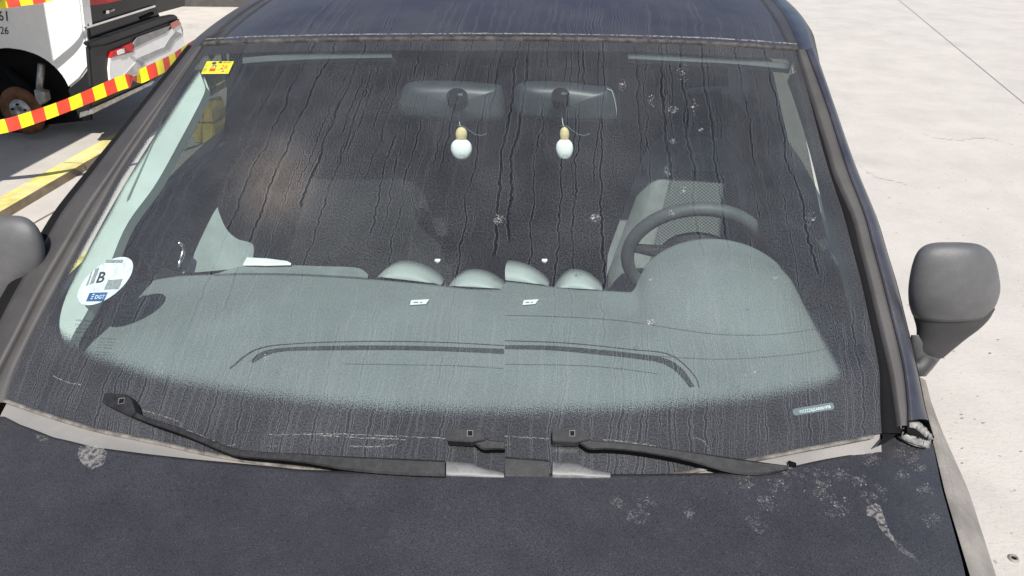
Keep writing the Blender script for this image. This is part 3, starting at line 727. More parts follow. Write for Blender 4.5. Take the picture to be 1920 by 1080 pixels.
# ---- identification number window
def quadmap(c4, off):
    (ax, ay), (bx, by), (cx, cy), (dx, dy) = c4      # tl, tr, br, bl in pixels, u,v in 0..1 (v up)
    def f(u, v):
        x = (dx * (1 - u) + cx * u) * (1 - v) + (ax * (1 - u) + bx * u) * v
        y = (dy * (1 - u) + cy * u) * (1 - v) + (ay * (1 - u) + by * u) * v
        return gl(x, y, off)
    return f
qm = quadmap([(1485, 767), (1562, 754), (1566, 767), (1488, 780)], 0.0012)
rp = []
for cxu, sg in ((0.93, 1), (0.07, -1)):
    for k in range(9):
        a = (-math.pi / 2 + math.pi * k / 8); rp.append(qm(cxu + sg * 0.07 * math.cos(a), 0.5 + sg * 0.5 * math.sin(a)))
vp = mesh('number_window', rp, [tuple(range(18))], M_VIN, glass, smooth=False)
qm2 = quadmap([(1485, 767), (1562, 754), (1566, 767), (1488, 780)], 0.0018)
tv, tf = text_data('VSSZZZ6JZAR001978', 1.0, 0.012)
tw = max(v.x for v in tv) - min(v.x for v in tv)
mesh('number_text', [qm2(0.53 + v.x / tw * 0.76, 0.42 + v.y * 0.58) for v in tv], tf, M_VINTXT, vp, smooth=False)
# small print on the lower left of the glass
for i, y in enumerate((598, 606, 613, 620, 630, 636)):
    q3 = quadmap([(142, y), (175 - i, y + 2), (174 - i, y + 7), (141, y + 5)], 0.0011)
    s_ = ['43R-00049', 'DOT 35 M1', 'AS1 LAMISAFE', '0046 TRANSP', 'E1 LAMINATED', 'M35 AS1'][i]
    tv, tf = text_data(s_, 1.0, 0.0); tw = max(v.x for v in tv) - min(v.x for v in tv)
    mesh('glass_print', [q3(0.5 + v.x / tw, 0.5 + v.y * 0.9) for v in tv], tf, M_INK, glass, smooth=False)

# ================================================================== CABIN
def ZD(x, y):                                                     # dashboard top
    z = 0.945 + 0.055 * (1 - math.exp(-max(0, y + 0.02) / 0.16)) - 0.10 * max(0, abs(x) - 0.62) ** 2 / 0.04 * 0.2
    u_ = (x - 0.568) / 0.182
    if abs(u_) < 1:
        g_ = min(1, max(0, (y - 0.20) / 0.34)); g_ = g_ * g_ * (3 - 2 * g_)
        z += 0.066 * (1 - u_ * u_) ** 0.62 * g_
    return z
DE = [(180, 528), (255, 520), (330, 514), (450, 512), (560, 514), (690, 521), (800, 531), (880, 540), (945, 541)]
DE2 = [(947, 526), (1010, 533), (1080, 541), (1130, 543), (1188, 546)]
dxy = [(p.x, p.y) for p in (hf(x, y, lambda a, b: 1.0) for x, y in DE + DE2)]
dr = [(0.386 + 0.364 * k / 16, 0.505 + 0.115 * max(0, 1 - (2 * k / 16 - 1) ** 2) ** 0.6) for k in range(1, 16)] + [(0.755, 0.50), (0.79, 0.46), (0.815, 0.40), (0.84, 0.30), (0.87, 0.15)]
dxy = [a for a in dxy if a[0] < 0.38] + [(0.385, 0.505)] + dr
def ydash(x): return interp(dxy, x)
rows = []
glb = [(p.x, p.y) for p in cb]
for k in range(70):
    t = k / 69; row = []
    for i in range(171):
        x = -0.79 + 1.63 * i / 170
        y0 = interp(glb, x) + 0.035; y1 = ydash(x)
        y = y0 + (y1 - y0) * t
        z = min(ZD(x, y), ZG(x, y) - 0.012)
        row.append(V((x, y, z)))
    rows.append(row)
rows.append([p + V((0, 0.012, -0.012)) for p in rows[-1]]); rows.append([p + V((0, 0.02, -0.40)) for p in rows[-1]])
dash = grid('dashboard', rows, M_DASH, car)
def on_dash(px, py, off=0.002): return hf(px, py, lambda x, y: ZD(x, y), off)
def dash_band(name, A, B, mat, off=0.002, parent=dash, n=50):
    A = smoothpoly(A, n); B = smoothpoly(B, n)
    rr = [[on_dash(*a, off), on_dash(*b, off)] for a, b in zip(A, B)]
    return grid(name, rr, mat, parent, smooth=False)
# defroster slot, broken where it repeats
dash_band('defrost_slot', [(470, 676), (490, 660), (530, 652), (640, 648), (760, 648), (860, 651), (945, 654)], [(474, 680), (496, 668), (534, 658), (640, 656), (760, 656), (860, 659), (945, 663)], M_DASHDARK)
dash_band('defrost_slot', [(947, 647), (1030, 648), (1120, 655), (1200, 664), (1248, 672), (1280, 692), (1302, 724)], [(947, 654), (1030, 656), (1120, 664), (1200, 673), (1242, 681), (1270, 698), (1294, 726)], M_DASHDARK)
dash_band('panel_seam', [(430, 690), (480, 654), (560, 643), (700, 639), (830, 641), (945, 647)], [(432, 691.5), (482, 655.5), (560, 644.2), (700, 640.2), (830, 642.2), (945, 648.2)], M_DASHDARK)
dash_band('panel_seam', [(947, 638), (1060, 642), (1180, 654), (1256, 664), (1300, 700), (1312, 726)], [(947, 639.2), (1060, 643.2), (1180, 655.2), (1255, 665.2), (1299, 701), (1311, 727)], M_DASHDARK)
for A in ([(950, 590), (1080, 594), (1180, 602), (1270, 616), (1350, 626), (1450, 626), (1555, 612)], [(640, 681), (760, 683), (860, 685), (945, 690)], [(947, 682), (1080, 684), (1160, 690), (1235, 700)], [(1130, 655), (1250, 668), (1370, 672), (1500, 662), (1580, 645)]):
    dash_band('panel_seam', A, [(x, y + 1.3) for x, y in A], M('seam_dark', (0.105, 0.118, 0.118), 0.8), off=0.0015)  # thin seam lines, a little darker than the dash
# brighter passenger-side ledge along the rear edge
A = [(410, 512), (450, 500), (520, 497), (600, 499), (668, 502), (690, 514)]; B = [(400, 514), (450, 512), (520, 512), (600, 515), (668, 519), (690, 521)]
strip('dash_ledge', [hf(x, y, lambda a, b: 1.004) for x, y in A], [hf(x, y, lambda a, b: 1.006) for x, y in B], M('ledge_plastic', (0.21, 0.24, 0.235), 0.6), car, thick=0.03, n=30)
# air vent cowls in the middle; the left-hand pair is whole, the next one is cut where the photo repeats
def vent(xa, xb, ytop, ybase, slope, cut=None):
    rr = []; n = 22
    for k in range(n):
        u = k / (n - 1)
        if cut and xa + (xb - xa) * u < cut - 1: continue
        px = xa + (xb - xa) * u; yb = ybase + slope * u
        prof = max(0.0, 1 - abs(2 * (u - 0.42) / (1.16 if u > .42 else 0.84)) ** 2.2)
        yt = yb - (ybase + slope * 0.42 - ytop) * prof
        base = hf(px, yb, lambda a, b: 0.992); topp = ony(px, yt, base.y + 0.035)
        row = []
        for j in range(9):
            f = j / 8; p = base.lerp(topp, math.sin(f * math.pi / 2)); p = V((p.x, base.y + 0.001 + (1 - math.cos(f * math.pi / 2)) * 0.035 , base.z + (topp.z - base.z) * math.sin(f * math.pi / 2)))
            row.append(p)
        row.append(topp + V((0, 0.05, -0.01))); row.append(topp + V((0, 0.055, -0.06))); rr.append(row)
    return grid('air_vent', rr, M_VENT, car)
vent(708, 828, 499, 519, 14)
vent(842, 946, 515, 536, 6)
vent(908, 1028, 499, 521, 14, cut=947)
vent(1040, 1130, 515, 539, 5)
for x, y in ((820, 490), (1021, 490)):  # small white plates painting a glint above the vents
    c_ = ony(x, y, 0.62)
    o = mesh('dash_glint', [c_ + (RT * math.cos(a) * 0.0065 + UP * math.sin(a) * 0.0045) * (1 + .25 * math.sin(3 * a)) + V((0, dy, 0)) for dy in (0, 0.006) for a in [k * math.pi / 6 for k in range(12)]], [tuple(range(12))] + [(k, (k + 1) % 12, 12 + (k + 1) % 12, 12 + k) for k in range(12)], M_PAPER, car)
# centre console falling away behind the dash
prism('centre_console', [V((-0.22, 0.56, 0.95)), V((0.34, 0.56, 0.95)), V((0.30, 0.62, 0.6)), V((0.22, 1.1, 0.5)), V((-0.10, 1.1, 0.5)), V((-0.18, 0.62, 0.6))], (0, 0.0, -0.2), M_CABIN, car)
# instrument hood visor edge
# steering wheel
tilt = math.radians(22)
ax1 = V((1, 0, 0)); ax2 = V((0, -math.sin(tilt), math.cos(tilt)))
wc_ = ony(1322, 392, 0.74) - ax2 * 0.178
rr = []
for k in range(56):
    a = k * 2 * math.pi / 56; d = ax1 * math.cos(a) + ax2 * math.sin(a); c_ = wc_ + d * 0.178; nn = ax1.cross(ax2)
    rr.append([c_ + (d * math.cos(b) + nn * math.sin(b)) * 0.018 for b in [j * math.pi / 5 for j in range(10)]])
rr.append(rr[0])
sw = grid('steering_wheel', rr, M_WHEEL, car, closed=True)
hub = [[wc_ + (ax1 * math.cos(a) * r * 1.2 + ax2 * math.sin(a) * r) - ax1.cross(ax2) * h_ for a in [k * math.pi / 10 for k in range(20)]] for r, h_ in ((0.075, 0.02), (0.07, -0.02), (0.04, -0.03), (0.002, -0.032))]
grid('hub', hub, M_CABIN, sw, closed=True)
for a in (0.15, math.pi - 0.15, -math.pi / 2):
    d = ax1 * math.cos(a) + ax2 * math.sin(a); tube('spoke', [wc_ + d * 0.06, wc_ + d * 0.172], [0.022, 0.012], M_CABIN, sw)
tube('steering_column', [wc_ + V((0, -0.03, -0.01)), wc_ + V((0, -0.20, -0.10))], [0.05, 0.06], M_CABIN, car)
# instrument panel back
# seats
def knit_material():
    T = NT('seat_mesh_cloth'); b = T.n('BsdfPrincipled'); T.l(b.outputs[0], T.out.inputs[0])
    tc = T.n('TexCoord').outputs['Object']; mp = T.n('Mapping'); mp.inputs['Scale'].default_value = (170, 170, 170); T.l(tc, mp.inputs[0])
    sx = T.n('SeparateXYZ'); T.l(mp.outputs[0], sx.inputs[0])
    a = T.math('SINE', T.math('MULTIPLY', sx.outputs[0], 3.1)); c = T.math('SINE', T.math('MULTIPLY', sx.outputs[2], 4.2))
    k = T.ramp(T.math('MULTIPLY', a, c), -0.2, 0.35)
    T.l(T.mixc(k, (0.05, 0.056, 0.056), (0.14, 0.157, 0.153)), b.inputs['Base Color']); b.inputs['Roughness'].default_value = 0.95
    return T.m
M_KNIT = knit_material()
def seat(cx, mat_c, mat_s, head_mat):
    s_ = None
    rr = []
    for k in range(24):
        t = k / 23; z = 0.46 + 0.70 * t; wdt = 0.255 * (1 - 0.52 * max(0, t - 0.40) / 0.60) * (1 - 0.55 * max(0, t - 0.86) / 0.14)  # back narrows upwards, shaped after a triangle of sunlight
        yb = 0.98 + 0.20 * t
        row = []
        for j in range(21):
            u = j / 20 * 2 - 1
            bol = 0.055 * max(0, (abs(u) - 0.55) / 0.45) ** 0.7 * (1 if abs(u) < .93 else max(0, (1 - abs(u)) / .07)) * (1 - 0.5 * t)
            row.append(V((cx + u * wdt, yb - 0.09 * (1 - 0.3 * t) * (1 - abs(u) ** 8) - bol, z)))
        rr.append(row)
    o = grid('seat', rr, mat_s, car)
    # cloth insert, 4 mm proud
    ins = [[p + V((0, -0.006, 0)) for p in row[4:17]] for row in rr[2:21]]
    grid('cloth_insert', ins, mat_c, o)
    back = [[V((p.x, 1.06 + 0.20 * (k / 23) + 0.05, p.z)) for p in row] for k, row in enumerate(rr)]
    grid('seat_back', back, mat_s, o)
    hh = []
    for k in range(12):
        t = k / 11; z = 1.17 + 0.19 * t; hw = 0.125 * (1 - (abs(2 * t - 1)) ** 4) ** 0.5 + 0.01
        hh.append([V((cx + hw * math.copysign(abs(math.cos(a)) ** .6, math.cos(a)), 1.19 + 0.055 * math.copysign(abs(math.sin(a)) ** .6, math.sin(a)) * (hw / 0.135), z)) for a in [j * math.pi / 12 for j in range(24)]])
    grid('headrest', hh, head_mat, o, closed=True, cap=True)
    cu = [[V((cx + (j / 12 * 2 - 1) * 0.26, 0.62 + 0.42 * k / 8, 0.46 + 0.05 * math.sin(math.pi * k / 8) - 0.10 * (1 if k == 0 else 0))) for j in range(13)] for k in range(9)]
    grid('seat_cushion', cu, mat_s, o)
M_SEATB = M('brownish_seat_cloth', (0.007, 0.0065, 0.006), 0.95, bump=0.4, bs=200)
seat(0.60, M_KNIT, M('seat_side_sunlit', (0.17, 0.19, 0.185), 0.9), M('headrest_dark', (0.03, 0.033, 0.036), 0.9))  # driver's seat cloth kept pale to stand in for sunlight on it
seat(-0.42, M_SEATB, M_SEATB, M_SEATB)
prism('rear_bench', [V((-0.66, 1.95, 0.45)), V((0.66, 1.95, 0.45)), V((0.66, 2.15, 1.12)), V((-0.66, 2.15, 1.12))], (0, 0.12, 0), M_CABIN, car)
# seat belt beside the driver
M_BELT = M('belt_grey', (0.16, 0.19, 0.185), 0.8)
bl = [onx(1372, 122, 0.70), onx(1370, 165, 0.70)]
def px_strip(name, A, B, fa, fb, mat, n=24, parent=car, thick=0.01):
    A = [fa(x, y) for x, y in smoothpoly(A, n)]; B = [fb(x, y) for x, y in smoothpoly(B, n)]
    rr = [[a, b, b + V((0, thick, -thick)), a + V((0, thick, -thick))] for a, b in zip(A, B)]
    return grid(name, rr, mat, parent, closed=True, smooth=False)
yb1 = lambda x, y: ony(x, y, 1.02)
px_strip('belt_guide', [(1366, 124), (1366, 160), (1370, 178), (1390, 195), (1404, 215), (1410, 240)], [(1376, 122), (1395, 128), (1408, 143), (1403, 180), (1400, 198), (1414, 240)], yb1, yb1, M_BELT)
px_strip('grab_handle', [(1290, 165), (1320, 163), (1352, 161), (1374, 168)], [(1290, 170), (1320, 169), (1350, 168), (1366, 178)], yb1, yb1, M_BELT)
# inner linings of the front pillars, the left one pale
ILo = [(372, 128), (330, 195), (285, 262), (232, 348), (178, 444), (128, 545), (112, 600), (116, 632), (124, 650)]
ILi = [(384, 160), (380, 182), (335, 268), (290, 348), (236, 424), (196, 520), (160, 590), (140, 622), (126, 652)]
px_strip('pillar_lining', ILo, ILi, lambda x, y: gl(x, y, -0.024), lambda x, y: gl(x, y, -0.034), M_LIGHTTRIM, n=40, thick=0.02)
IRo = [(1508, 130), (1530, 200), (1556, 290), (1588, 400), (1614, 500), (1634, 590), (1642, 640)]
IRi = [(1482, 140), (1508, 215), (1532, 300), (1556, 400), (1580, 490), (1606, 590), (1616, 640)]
px_strip('pillar_lining', IRo, IRi, lambda x, y: gl(x, y, -0.008), lambda x, y: gl(x, y, -0.055), M('shaded_lining', (0.13, 0.15, 0.145), 0.7), n=40, thick=0.02)  # dimmer copy of the left lining, shade put into the colour
# sun visors' lower edges under the header
M_VISOR = M('visor_edge', (0.06, 0.07, 0.07), 0.7)
for A in ([(455, 108), (520, 103), (620, 99), (735, 97)], [(1178, 99), (1260, 103), (1380, 109), (1482, 119)]):
    px_strip('sun_visor', A, [(x, y + 11) for x, y in A], lambda x, y: gl(x, y, -0.012), lambda x, y: gl(x, y, -0.02), M_VISOR, n=20, thick=0.012)
# left door: handle recess, chrome pull, seat-side panel coloured as sunlit
dX = lambda x, y: onx(x, y, -0.715)
prism('handle_recess', [dX(302, 500), (dX(316, 470)), dX(330, 442), dX(347, 436), dX(352, 448), dX(342, 490), dX(336, 510)], (0.004, 0, 0), M_RUB, car)
tube('door_pull', [onx(x, y, -0.705) for x, y in ((335, 454), (342, 462), (343, 474), (338, 488), (334, 503))], 0.006, M_CHROME, car)
dP = onx(405, 450, -0.68); dY = lambda x, y: onplane(x, y, dP, V((0.55, -0.55, 0.63)))  # plane tilted towards the sun so the panel reads as lit
prism('door_bolster', [dY(*p) for p in smoothpoly([(408, 388), (412, 402), (425, 430), (445, 448), (474, 458), (474, 485), (470, 500), (345, 512), (350, 505), (372, 458), (385, 430), (400, 400)], 36)], (-0.006, 0.006, -0.006), M_DOORLIGHT, car)

# ---- inside mirrors on their windscreen mounts (the stitched photograph shows two)
M_IM = M('mirror_back_plastic', (0.028, 0.034, 0.037), 0.45)
def rear_mirror(outline, disc, Yd=0.70):
    P = [ony(x, y, Yd) for x, y in smoothpoly(outline + [outline[0]], 60)[:-1]]
    c_ = sum(P, V()) / len(P)
    rr = [[c_ + (p - c_) * s_ + V((0, dy, 0)) for p in P] for s_, dy in ((0.02, -0.034), (0.6, -0.031), (0.86, -0.022), (0.97, -0.008), (1.0, 0.008), (0.98, 0.014), (0.02, 0.014))]
    o = grid('rear_view_mirror', rr, M_IM, car, closed=True)
    (dx, dy_, rx, ry) = disc
    D = [gl(dx + rx * math.cos(a), dy_ + ry * math.sin(a), -0.004) for a in [k * math.pi / 12 for k in range(24)]]
    prism('mount_pad', D, (0, 0.01, -0.018), M_RUB, o)
    tube('mount_stem', [gl(dx, dy_, -0.022), gl(dx + 2, dy_ + 8, -0.05), c_ + V((0, -0.02, 0.0))], [0.010, 0.009, 0.012], M_CABIN, o)
    prism('mount_button', [gl(dx + 6 + 5 * math.cos(a), dy_ - 3 + 2.5 * math.sin(a), -0.002) for a in [k * math.pi / 6 for k in range(12)]], (0, 0, -0.001), M_VISOR, o)
    return o
rear_mirror([(746, 196), (756, 164), (782, 154), (860, 154), (930, 160), (942, 168), (945, 196), (943, 224), (900, 229), (800, 222), (758, 217)], (857, 180, 20, 15))
mm = rear_mirror([(960, 196), (966, 166), (985, 155), (1050, 155), (1120, 163), (1146, 166), (1154, 182), (1157, 206), (1153, 224), (1120, 229), (1030, 224), (972, 216)], (1051, 178, 17, 14))
tube('mirror_edge', [ony(x, y, 0.685) for x, y in ((1138, 166), (1147, 170), (1152, 184), (1156, 206), (1156, 218))], 0.0010, M_LIGHTTRIM, mm, n=6)

# ================================================================== LOOSE THINGS IN AND ON THE CAR
def freshener(cx, top, capb, bot, hw, Y, label):
    """cap from top to capb, bottle from capb to bot (pixel rows), hanging by a cord"""
    r = empty('air_freshener', ony(cx, bot, Y)); o0 = r.location
    def lathe(nm, prof, mat):
        rr = []
        for py, wpx in prof:
            c_ = ony(cx, py, Y); hx = (ony(cx + wpx, py, Y) - c_).length
            rr.append([c_ - o0 + V((math.cos(a), math.sin(a) * 0.62, 0)) * hx for a in [k * math.pi / 14 for k in range(28)]])
        return grid(nm, rr, mat, r, closed=True, cap=True)
    h = bot - capb
    lathe('bottle', smoothpoly([(capb, hw * 0.30), (capb + h * .03, hw * 0.52), (capb + h * .18, hw * 0.86), (capb + h * .38, hw), (capb + h * .62, hw * 0.98), (capb + h * .85, hw * 0.76), (bot - 1, hw * 0.52), (bot, hw * 0.40)], 26), M_WHITE)
    lathe('wooden_cap', smoothpoly([(top - 2, hw * .12), (top, hw * .30), (top + 4, hw * .47), (top + 10, hw * 0.55), (capb - 5, hw * 0.52), (capb - 1, hw * 0.46), (capb + 1, hw * 0.32)], 18), M_CORK)
    tube('cord', [ony(x, y, yy) - o0 for x, y, yy in ((cx - 6, 205, 0.67), (cx - 5, 218, 0.64), (cx - 3, 233, Y), (cx, top, Y))], 0.0012, M_LIGHTTRIM, r, n=5)
    tube('cord_loop', [ony(cx + x, y, Y - 0.004) - o0 for x, y in ((-8, 236), (4, 236), (14, 244), (26, 252), (38, 254), (48, 250))], 0.0006, M_BELT, r, n=5)
    tv, tf = text_data('FRESH', 1.0)
    tw = max(v.x for v in tv) - min(v.x for v in tv); d_ = (ony(cx + hw, 290, Y) - ony(cx, 290, Y)).length * 0.62
    mesh('print', [ony(cx + 2 + v.x / tw * 12, bot - 6 - v.y * 2.6, Y - d_ * 0.82 - 0.002) - o0 for v in tv], tf, M_GREYINK, r, smooth=False)
    return tag(r, label, 'air freshener', 'air fresheners hanging in the windscreen')
freshener(865, 240, 261, 297, 19.5, 0.62, 'wider white bottle air freshener with wooden cap hanging under the left mirror')
freshener(1058.5, 240, 261, 297, 16, 0.62, 'narrower white bottle air freshener with wooden cap hanging under the right mirror')

def dash_paper(poly, label):
    c_ = on_dash(*poly[0])
    r = empty('paper_label', c_)
    P = [on_dash(x, y, 0.004) - c_ for x, y in poly]
    prism('card', P, (0, 0, 0.0015), M_PAPER, r)
    (x0, y0), (x1, y1) = poly[0], poly[2]
    for k, (fa, fb) in enumerate(((0.18, 0.42), (0.52, 0.64))):
        mesh('print', [on_dash(x0 + (x1 - x0) * f, (poly[0][1] + poly[2][1]) / 2 + dy, 0.0064) - c_ for f, dy in ((fa, -1.0), (fb, -1.2), (fb, 0.6), (fa, 0.8))], [(0, 1, 2, 3)], M_GREYINK, r, smooth=False)
    return tag(r, label, 'paper', 'slips of paper on the dashboard')
dash_paper([(769, 572), (771, 564), (805, 562), (799, 570)], 'white slip of paper on the dashboard below the left vents')
dash_paper([(980, 572), (982, 564), (1010, 562), (1004, 570)], 'white slip of paper on the dashboard below the right vents')
pp = prism('paper_sheet', [hf(x, y, lambda a, b: 1.012) for x, y in ((456, 497), (462, 486), (500, 488), (538, 493), (545, 497), (500, 498))], (0.0, 0.004, 0.003), M_PAPER)
tag(pp, 'crumpled white paper lying on the passenger side dash ledge', 'paper')

# yellow inspection sticker
r = empty('inspection_sticker', gl(407, 127))
o0 = r.location.copy()
Q = [(388, 115), (438.5, 115), (428, 138), (377, 138.5)]
q = quadmap(Q, 0.0012); q2 = quadmap(Q, 0.0018)
mesh('paper', [q(*a) - o0 for a in ((0, 0), (1, 0), (1, 1), (0, 1))], [(0, 1, 2, 3)], M_YEL, r, smooth=False)
def qtext(nm, s_, cu_, cv, wu, hv, mat, qq, rot=False, bold=0.0):
    tv, tf = text_data(s_, 1.0, bold); tw = max(v.x for v in tv) - min(v.x for v in tv); th = max(v.y for v in tv) - min(v.y for v in tv)
    ym = (max(v.y for v in tv) + min(v.y for v in tv)) / 2
    f = (lambda v: qq(cu_ - (v.y - ym) / th * wu, cv + v.x / tw * hv)) if rot else (lambda v: qq(cu_ + v.x / tw * wu, cv + (v.y - ym) / th * hv))
    mesh(nm, [f(v) - o0 for v in tv], tf, mat, r, smooth=False)
qtext('year', '26', 0.74, 0.56, 0.26, 0.34, M_REDINK, q2)
qtext('heading', 'ITV', 0.36, 0.60, 0.20, 0.26, M_BLUEINK, q2, bold=0.03)
qtext('small_print', '2026 MADRID', 0.68, 0.90, 0.50, 0.12, M_INK, q2)
qtext('side_print', '7817', 0.08, 0.42, 0.10, 0.55, M_INK, q2, rot=True)
mesh('stamp', [q2(*a) - o0 for a in ((0.24, 0.20), (0.46, 0.20), (0.46, 0.44), (0.24, 0.44))], [(0, 1, 2, 3)], M_REDINK, r, smooth=False)
mesh('rule', [q2(*a) - o0 for a in ((0.48, 0.36), (0.76, 0.34), (0.76, 0.37), (0.48, 0.39))], [(0, 1, 2, 3)], M_REDINK, r, smooth=False)
for cu_, cv, rr_ in ((0.30, 0.86, 0.09), (0.52, 0.93, 0.06), (0.76, 0.20, 0.07)):
    mesh('emblem', [q2(cu_ + rr_ * math.cos(a), cv + rr_ * 1.1 * math.sin(a)) - o0 for a in [k * math.pi / 6 for k in range(12)]], [tuple(range(12))], M_INK if cv > .5 else M_GREYINK, r, smooth=False)
tag(r, 'small yellow inspection sticker reading 26 in the upper corner of the windscreen', 'sticker')
# round emissions sticker
CX, CY, AX, AY, BX, BY = 197.5, 527, 46, -8, 24.5, -44.5
def em(u, v, off=0.0012): return gl(CX + AX * u + BX * v, CY + AY * u + BY * v, off)
r = empty('emissions_sticker', gl(CX, CY)); o0 = r.location.copy()
mesh('disc', [em(math.cos(a), math.sin(a)) - o0 for a in [k * math.pi / 32 for k in range(64)]], [tuple(range(64))], M_STK, r, smooth=False)
def loc(px, py):
    dx, dy = px - CX, py - CY; D = AX * BY - BX * AY
    return (dx * BY - dy * BX) / D, (AX * dy - AY * dx) / D
def epoly(nm, pts, mat, off=0.0018): mesh(nm, [gl(x, y, off) - o0 for x, y in pts], [tuple(range(len(pts)))], mat, r, smooth=False)
epoly('top_code', [(199, 487), (231, 487), (229, 493), (197, 493)], M_GREYINK)
epoly('seal_print', [(203, 525), (230, 523), (222, 542), (195, 543)], M_GREYINK)
epoly('side_code', [(179, 504), (186, 502), (176, 530), (168, 534)], M_GREYINK)
epoly('side_code', [(170, 512), (174, 507), (165, 534), (161, 536)], M_GREYINK)
epoly('emblem_box', [(168, 549), (202, 548), (194, 565), (161, 565)], M_BLUEINK)
q4 = lambda u, v: gl(189 + u * 10 + v * 4.5, 521 - u * 0.5 - v * 11, 0.0019) - o0
tv, tf = text_data('B', 1.0, 0.02)
mesh('letter', [q4(v.x * 2.6, v.y * 2.6) for v in tv], tf, M_INK, r, smooth=False)
tv, tf = text_data('DGT', 1.0, 0.02); tw = max(v.x for v in tv) - min(v.x for v in tv)
mesh('emblem_text', [gl(187 + v.x / tw * 18 + v.y * 4, 557 - v.x * 0.4 - v.y * 10, 0.0024) - o0 for v in tv], tf, M_STK, r, smooth=False)
for k in range(3): epoly('emblem_bar', [(171 - k * 2 + 3, 551 + k * 4), (178 - k * 2, 551 + k * 4), (177 - k * 2, 553 + k * 4), (170 - k * 2 + 3, 553 + k * 4)], M_STK, 0.0024)
tag(r, 'round pale sticker with a large letter B in the lower windscreen corner', 'sticker')

# ================================================================== THE STRIPPED CAR BEHIND
Z0 = 0.80
A_ = onz(165, 80, Z0); B_ = onz(330, 32, Z0)
E_ = (B_ - A_); E_.z = 0; REARW = E_.length; E_.normalize()
NRr = V((E_.y, -E_.x, 0))                      # outward normal of the tail
NS_ = -E_                                        # outward normal of the near flank
suv = empty('stripped_car', V((A_.x, A_.y, KZ)))
S0 = suv.location.copy()
tag(suv, 'stripped white and black car missing a rear wheel behind striped tape', 'car')
def rearp(px, py, out=0.0): return onplane(px, py, A_ + NRr * out, NRr) - S0
def sidep(px, py, out=0.0): return onplane(px, py, A_ + NS_ * out, NS_) - S0
M_SW = M('white_car_paint', (0.80, 0.79, 0.78), 0.35, var=0.04, coat=0.3)
M_SB = M('glossy_black_panel', (0.008, 0.008, 0.009), 0.15, var=0.3, dust=(DUST, 0.02, 20))
M_SBM = M('black_bumper_plastic', (0.016, 0.016, 0.018), 0.4)
M_LAMP = M('red_tail_lamp', (0.55, 0.015, 0.015), 0.15)
M_REFL = M('faded_reflector', (0.50, 0.20, 0.16), 0.3)
M_RUST = M('rusty_iron', (0.13, 0.055, 0.022), 0.8, var=0.5, vs=18)
M_STEEL = M('dull_steel', (0.42, 0.41, 0.40), 0.4, metal=0.7, var=0.3, vs=30)
def rprism(nm, pts, mat, out, th, parent=suv, bevel=0.0):
    return prism(nm, [rearp(x, y, out) for x, y in pts], -NRr * th, mat, parent, bevel)
def sprism(nm, pts, mat, out, th, parent=suv, bevel=0.0):
    return prism(nm, [sidep(x, y, out) for x, y in pts], -NS_ * th, mat, parent, bevel)
# near flank: quarter panel with wheel arch, runs on to the left beyond the frame
sprism('quarter_panel', [(148, -60), (152, 10), (158, 60), (168, 105), (166, 126), (150, 148), (128, 166), (118, 146), (103, 128), (85, 113), (65, 102), (40, 94), (10, 90), (-30, 95), (-70, 112), (-105, 140), (-130, 180), (-400, 230), (-420, -20), (-300, -150)], M_SW, 0.0, 0.10, bevel=0.012)
sprism('arch_lining_and_shade', [(170, 60), (170, 225), (-150, 260), (-150, 60)], M_RUB, -0.22, 0.02)  # dark arch recess; its lower part stands in for underbody shade
# corner column joining flank and tail, rounded
rr = []
for k in range(16):
    z = -0.05 + 1.35 * k / 15
    c_ = V((A_.x, A_.y, 0)) - S0; c_.z = 0
    rr.append([c_ + (NS_ * math.cos(a) + NRr * math.sin(a)) * 0.045 - NS_ * 0.05 - NRr * 0.045 + V((0, 0, z + 0.62)) for a in [j * math.pi / 16 for j in range(9)]])
grid('corner_panel', rr, M_SB, suv)
# brake disc and hub
cd = sidep(44, 207, -0.08)
t1 = NRr; t2 = V((0, 0, 1))
def disc(nm, c_, r0, r1, th, mat, parent):
    ring = lambda r, d: [c_ + (t1 * math.cos(a) + t2 * math.sin(a)) * r + NS_ * d for a in [k * math.pi / 20 for k in range(40)]]
    return grid(nm, [ring(r0, 0), ring(r0, th), ring(r1, th), ring(r1, 0)], mat, parent, closed=True)
bd = disc('brake_disc', cd, 0.085, 0.175, 0.02, M_RUST, suv)
disc('hub', cd + NS_ * 0.012, 0.002, 0.088, 0.02, M_STEEL, bd)
for k in range(5):
    a = k * 2 * math.pi / 5 + 0.3; p = cd + (t1 * math.cos(a) + t2 * math.sin(a)) * 0.055 + NS_ * 0.03
    tube('wheel_stud', [p, p + NS_ * 0.02], 0.008, M_RUB, bd, n=8)
tube('suspension_arm', [sidep(15, 130, -0.15), sidep(60, 175, -0.15), sidep(95, 200, -0.18)], [0.03, 0.045, 0.03], M_RUB, suv)
tube('shock_absorber', [sidep(78, 120, -0.14), sidep(72, 190, -0.14)], 0.025, M_STEEL, suv)
prism('caliper', [sidep(x, y, -0.05) for x, y in ((62, 168), (82, 172), (86, 190), (74, 198), (66, 186))], -NS_ * 0.06, M_STEEL, suv, 0.006)
sprism('body_shell', [(168, 60), (168, -60), (-300, -150), (-420, 160), (-400, 230), (-150, 200), (-150, 60)], M_SB, -0.24, 1.2)
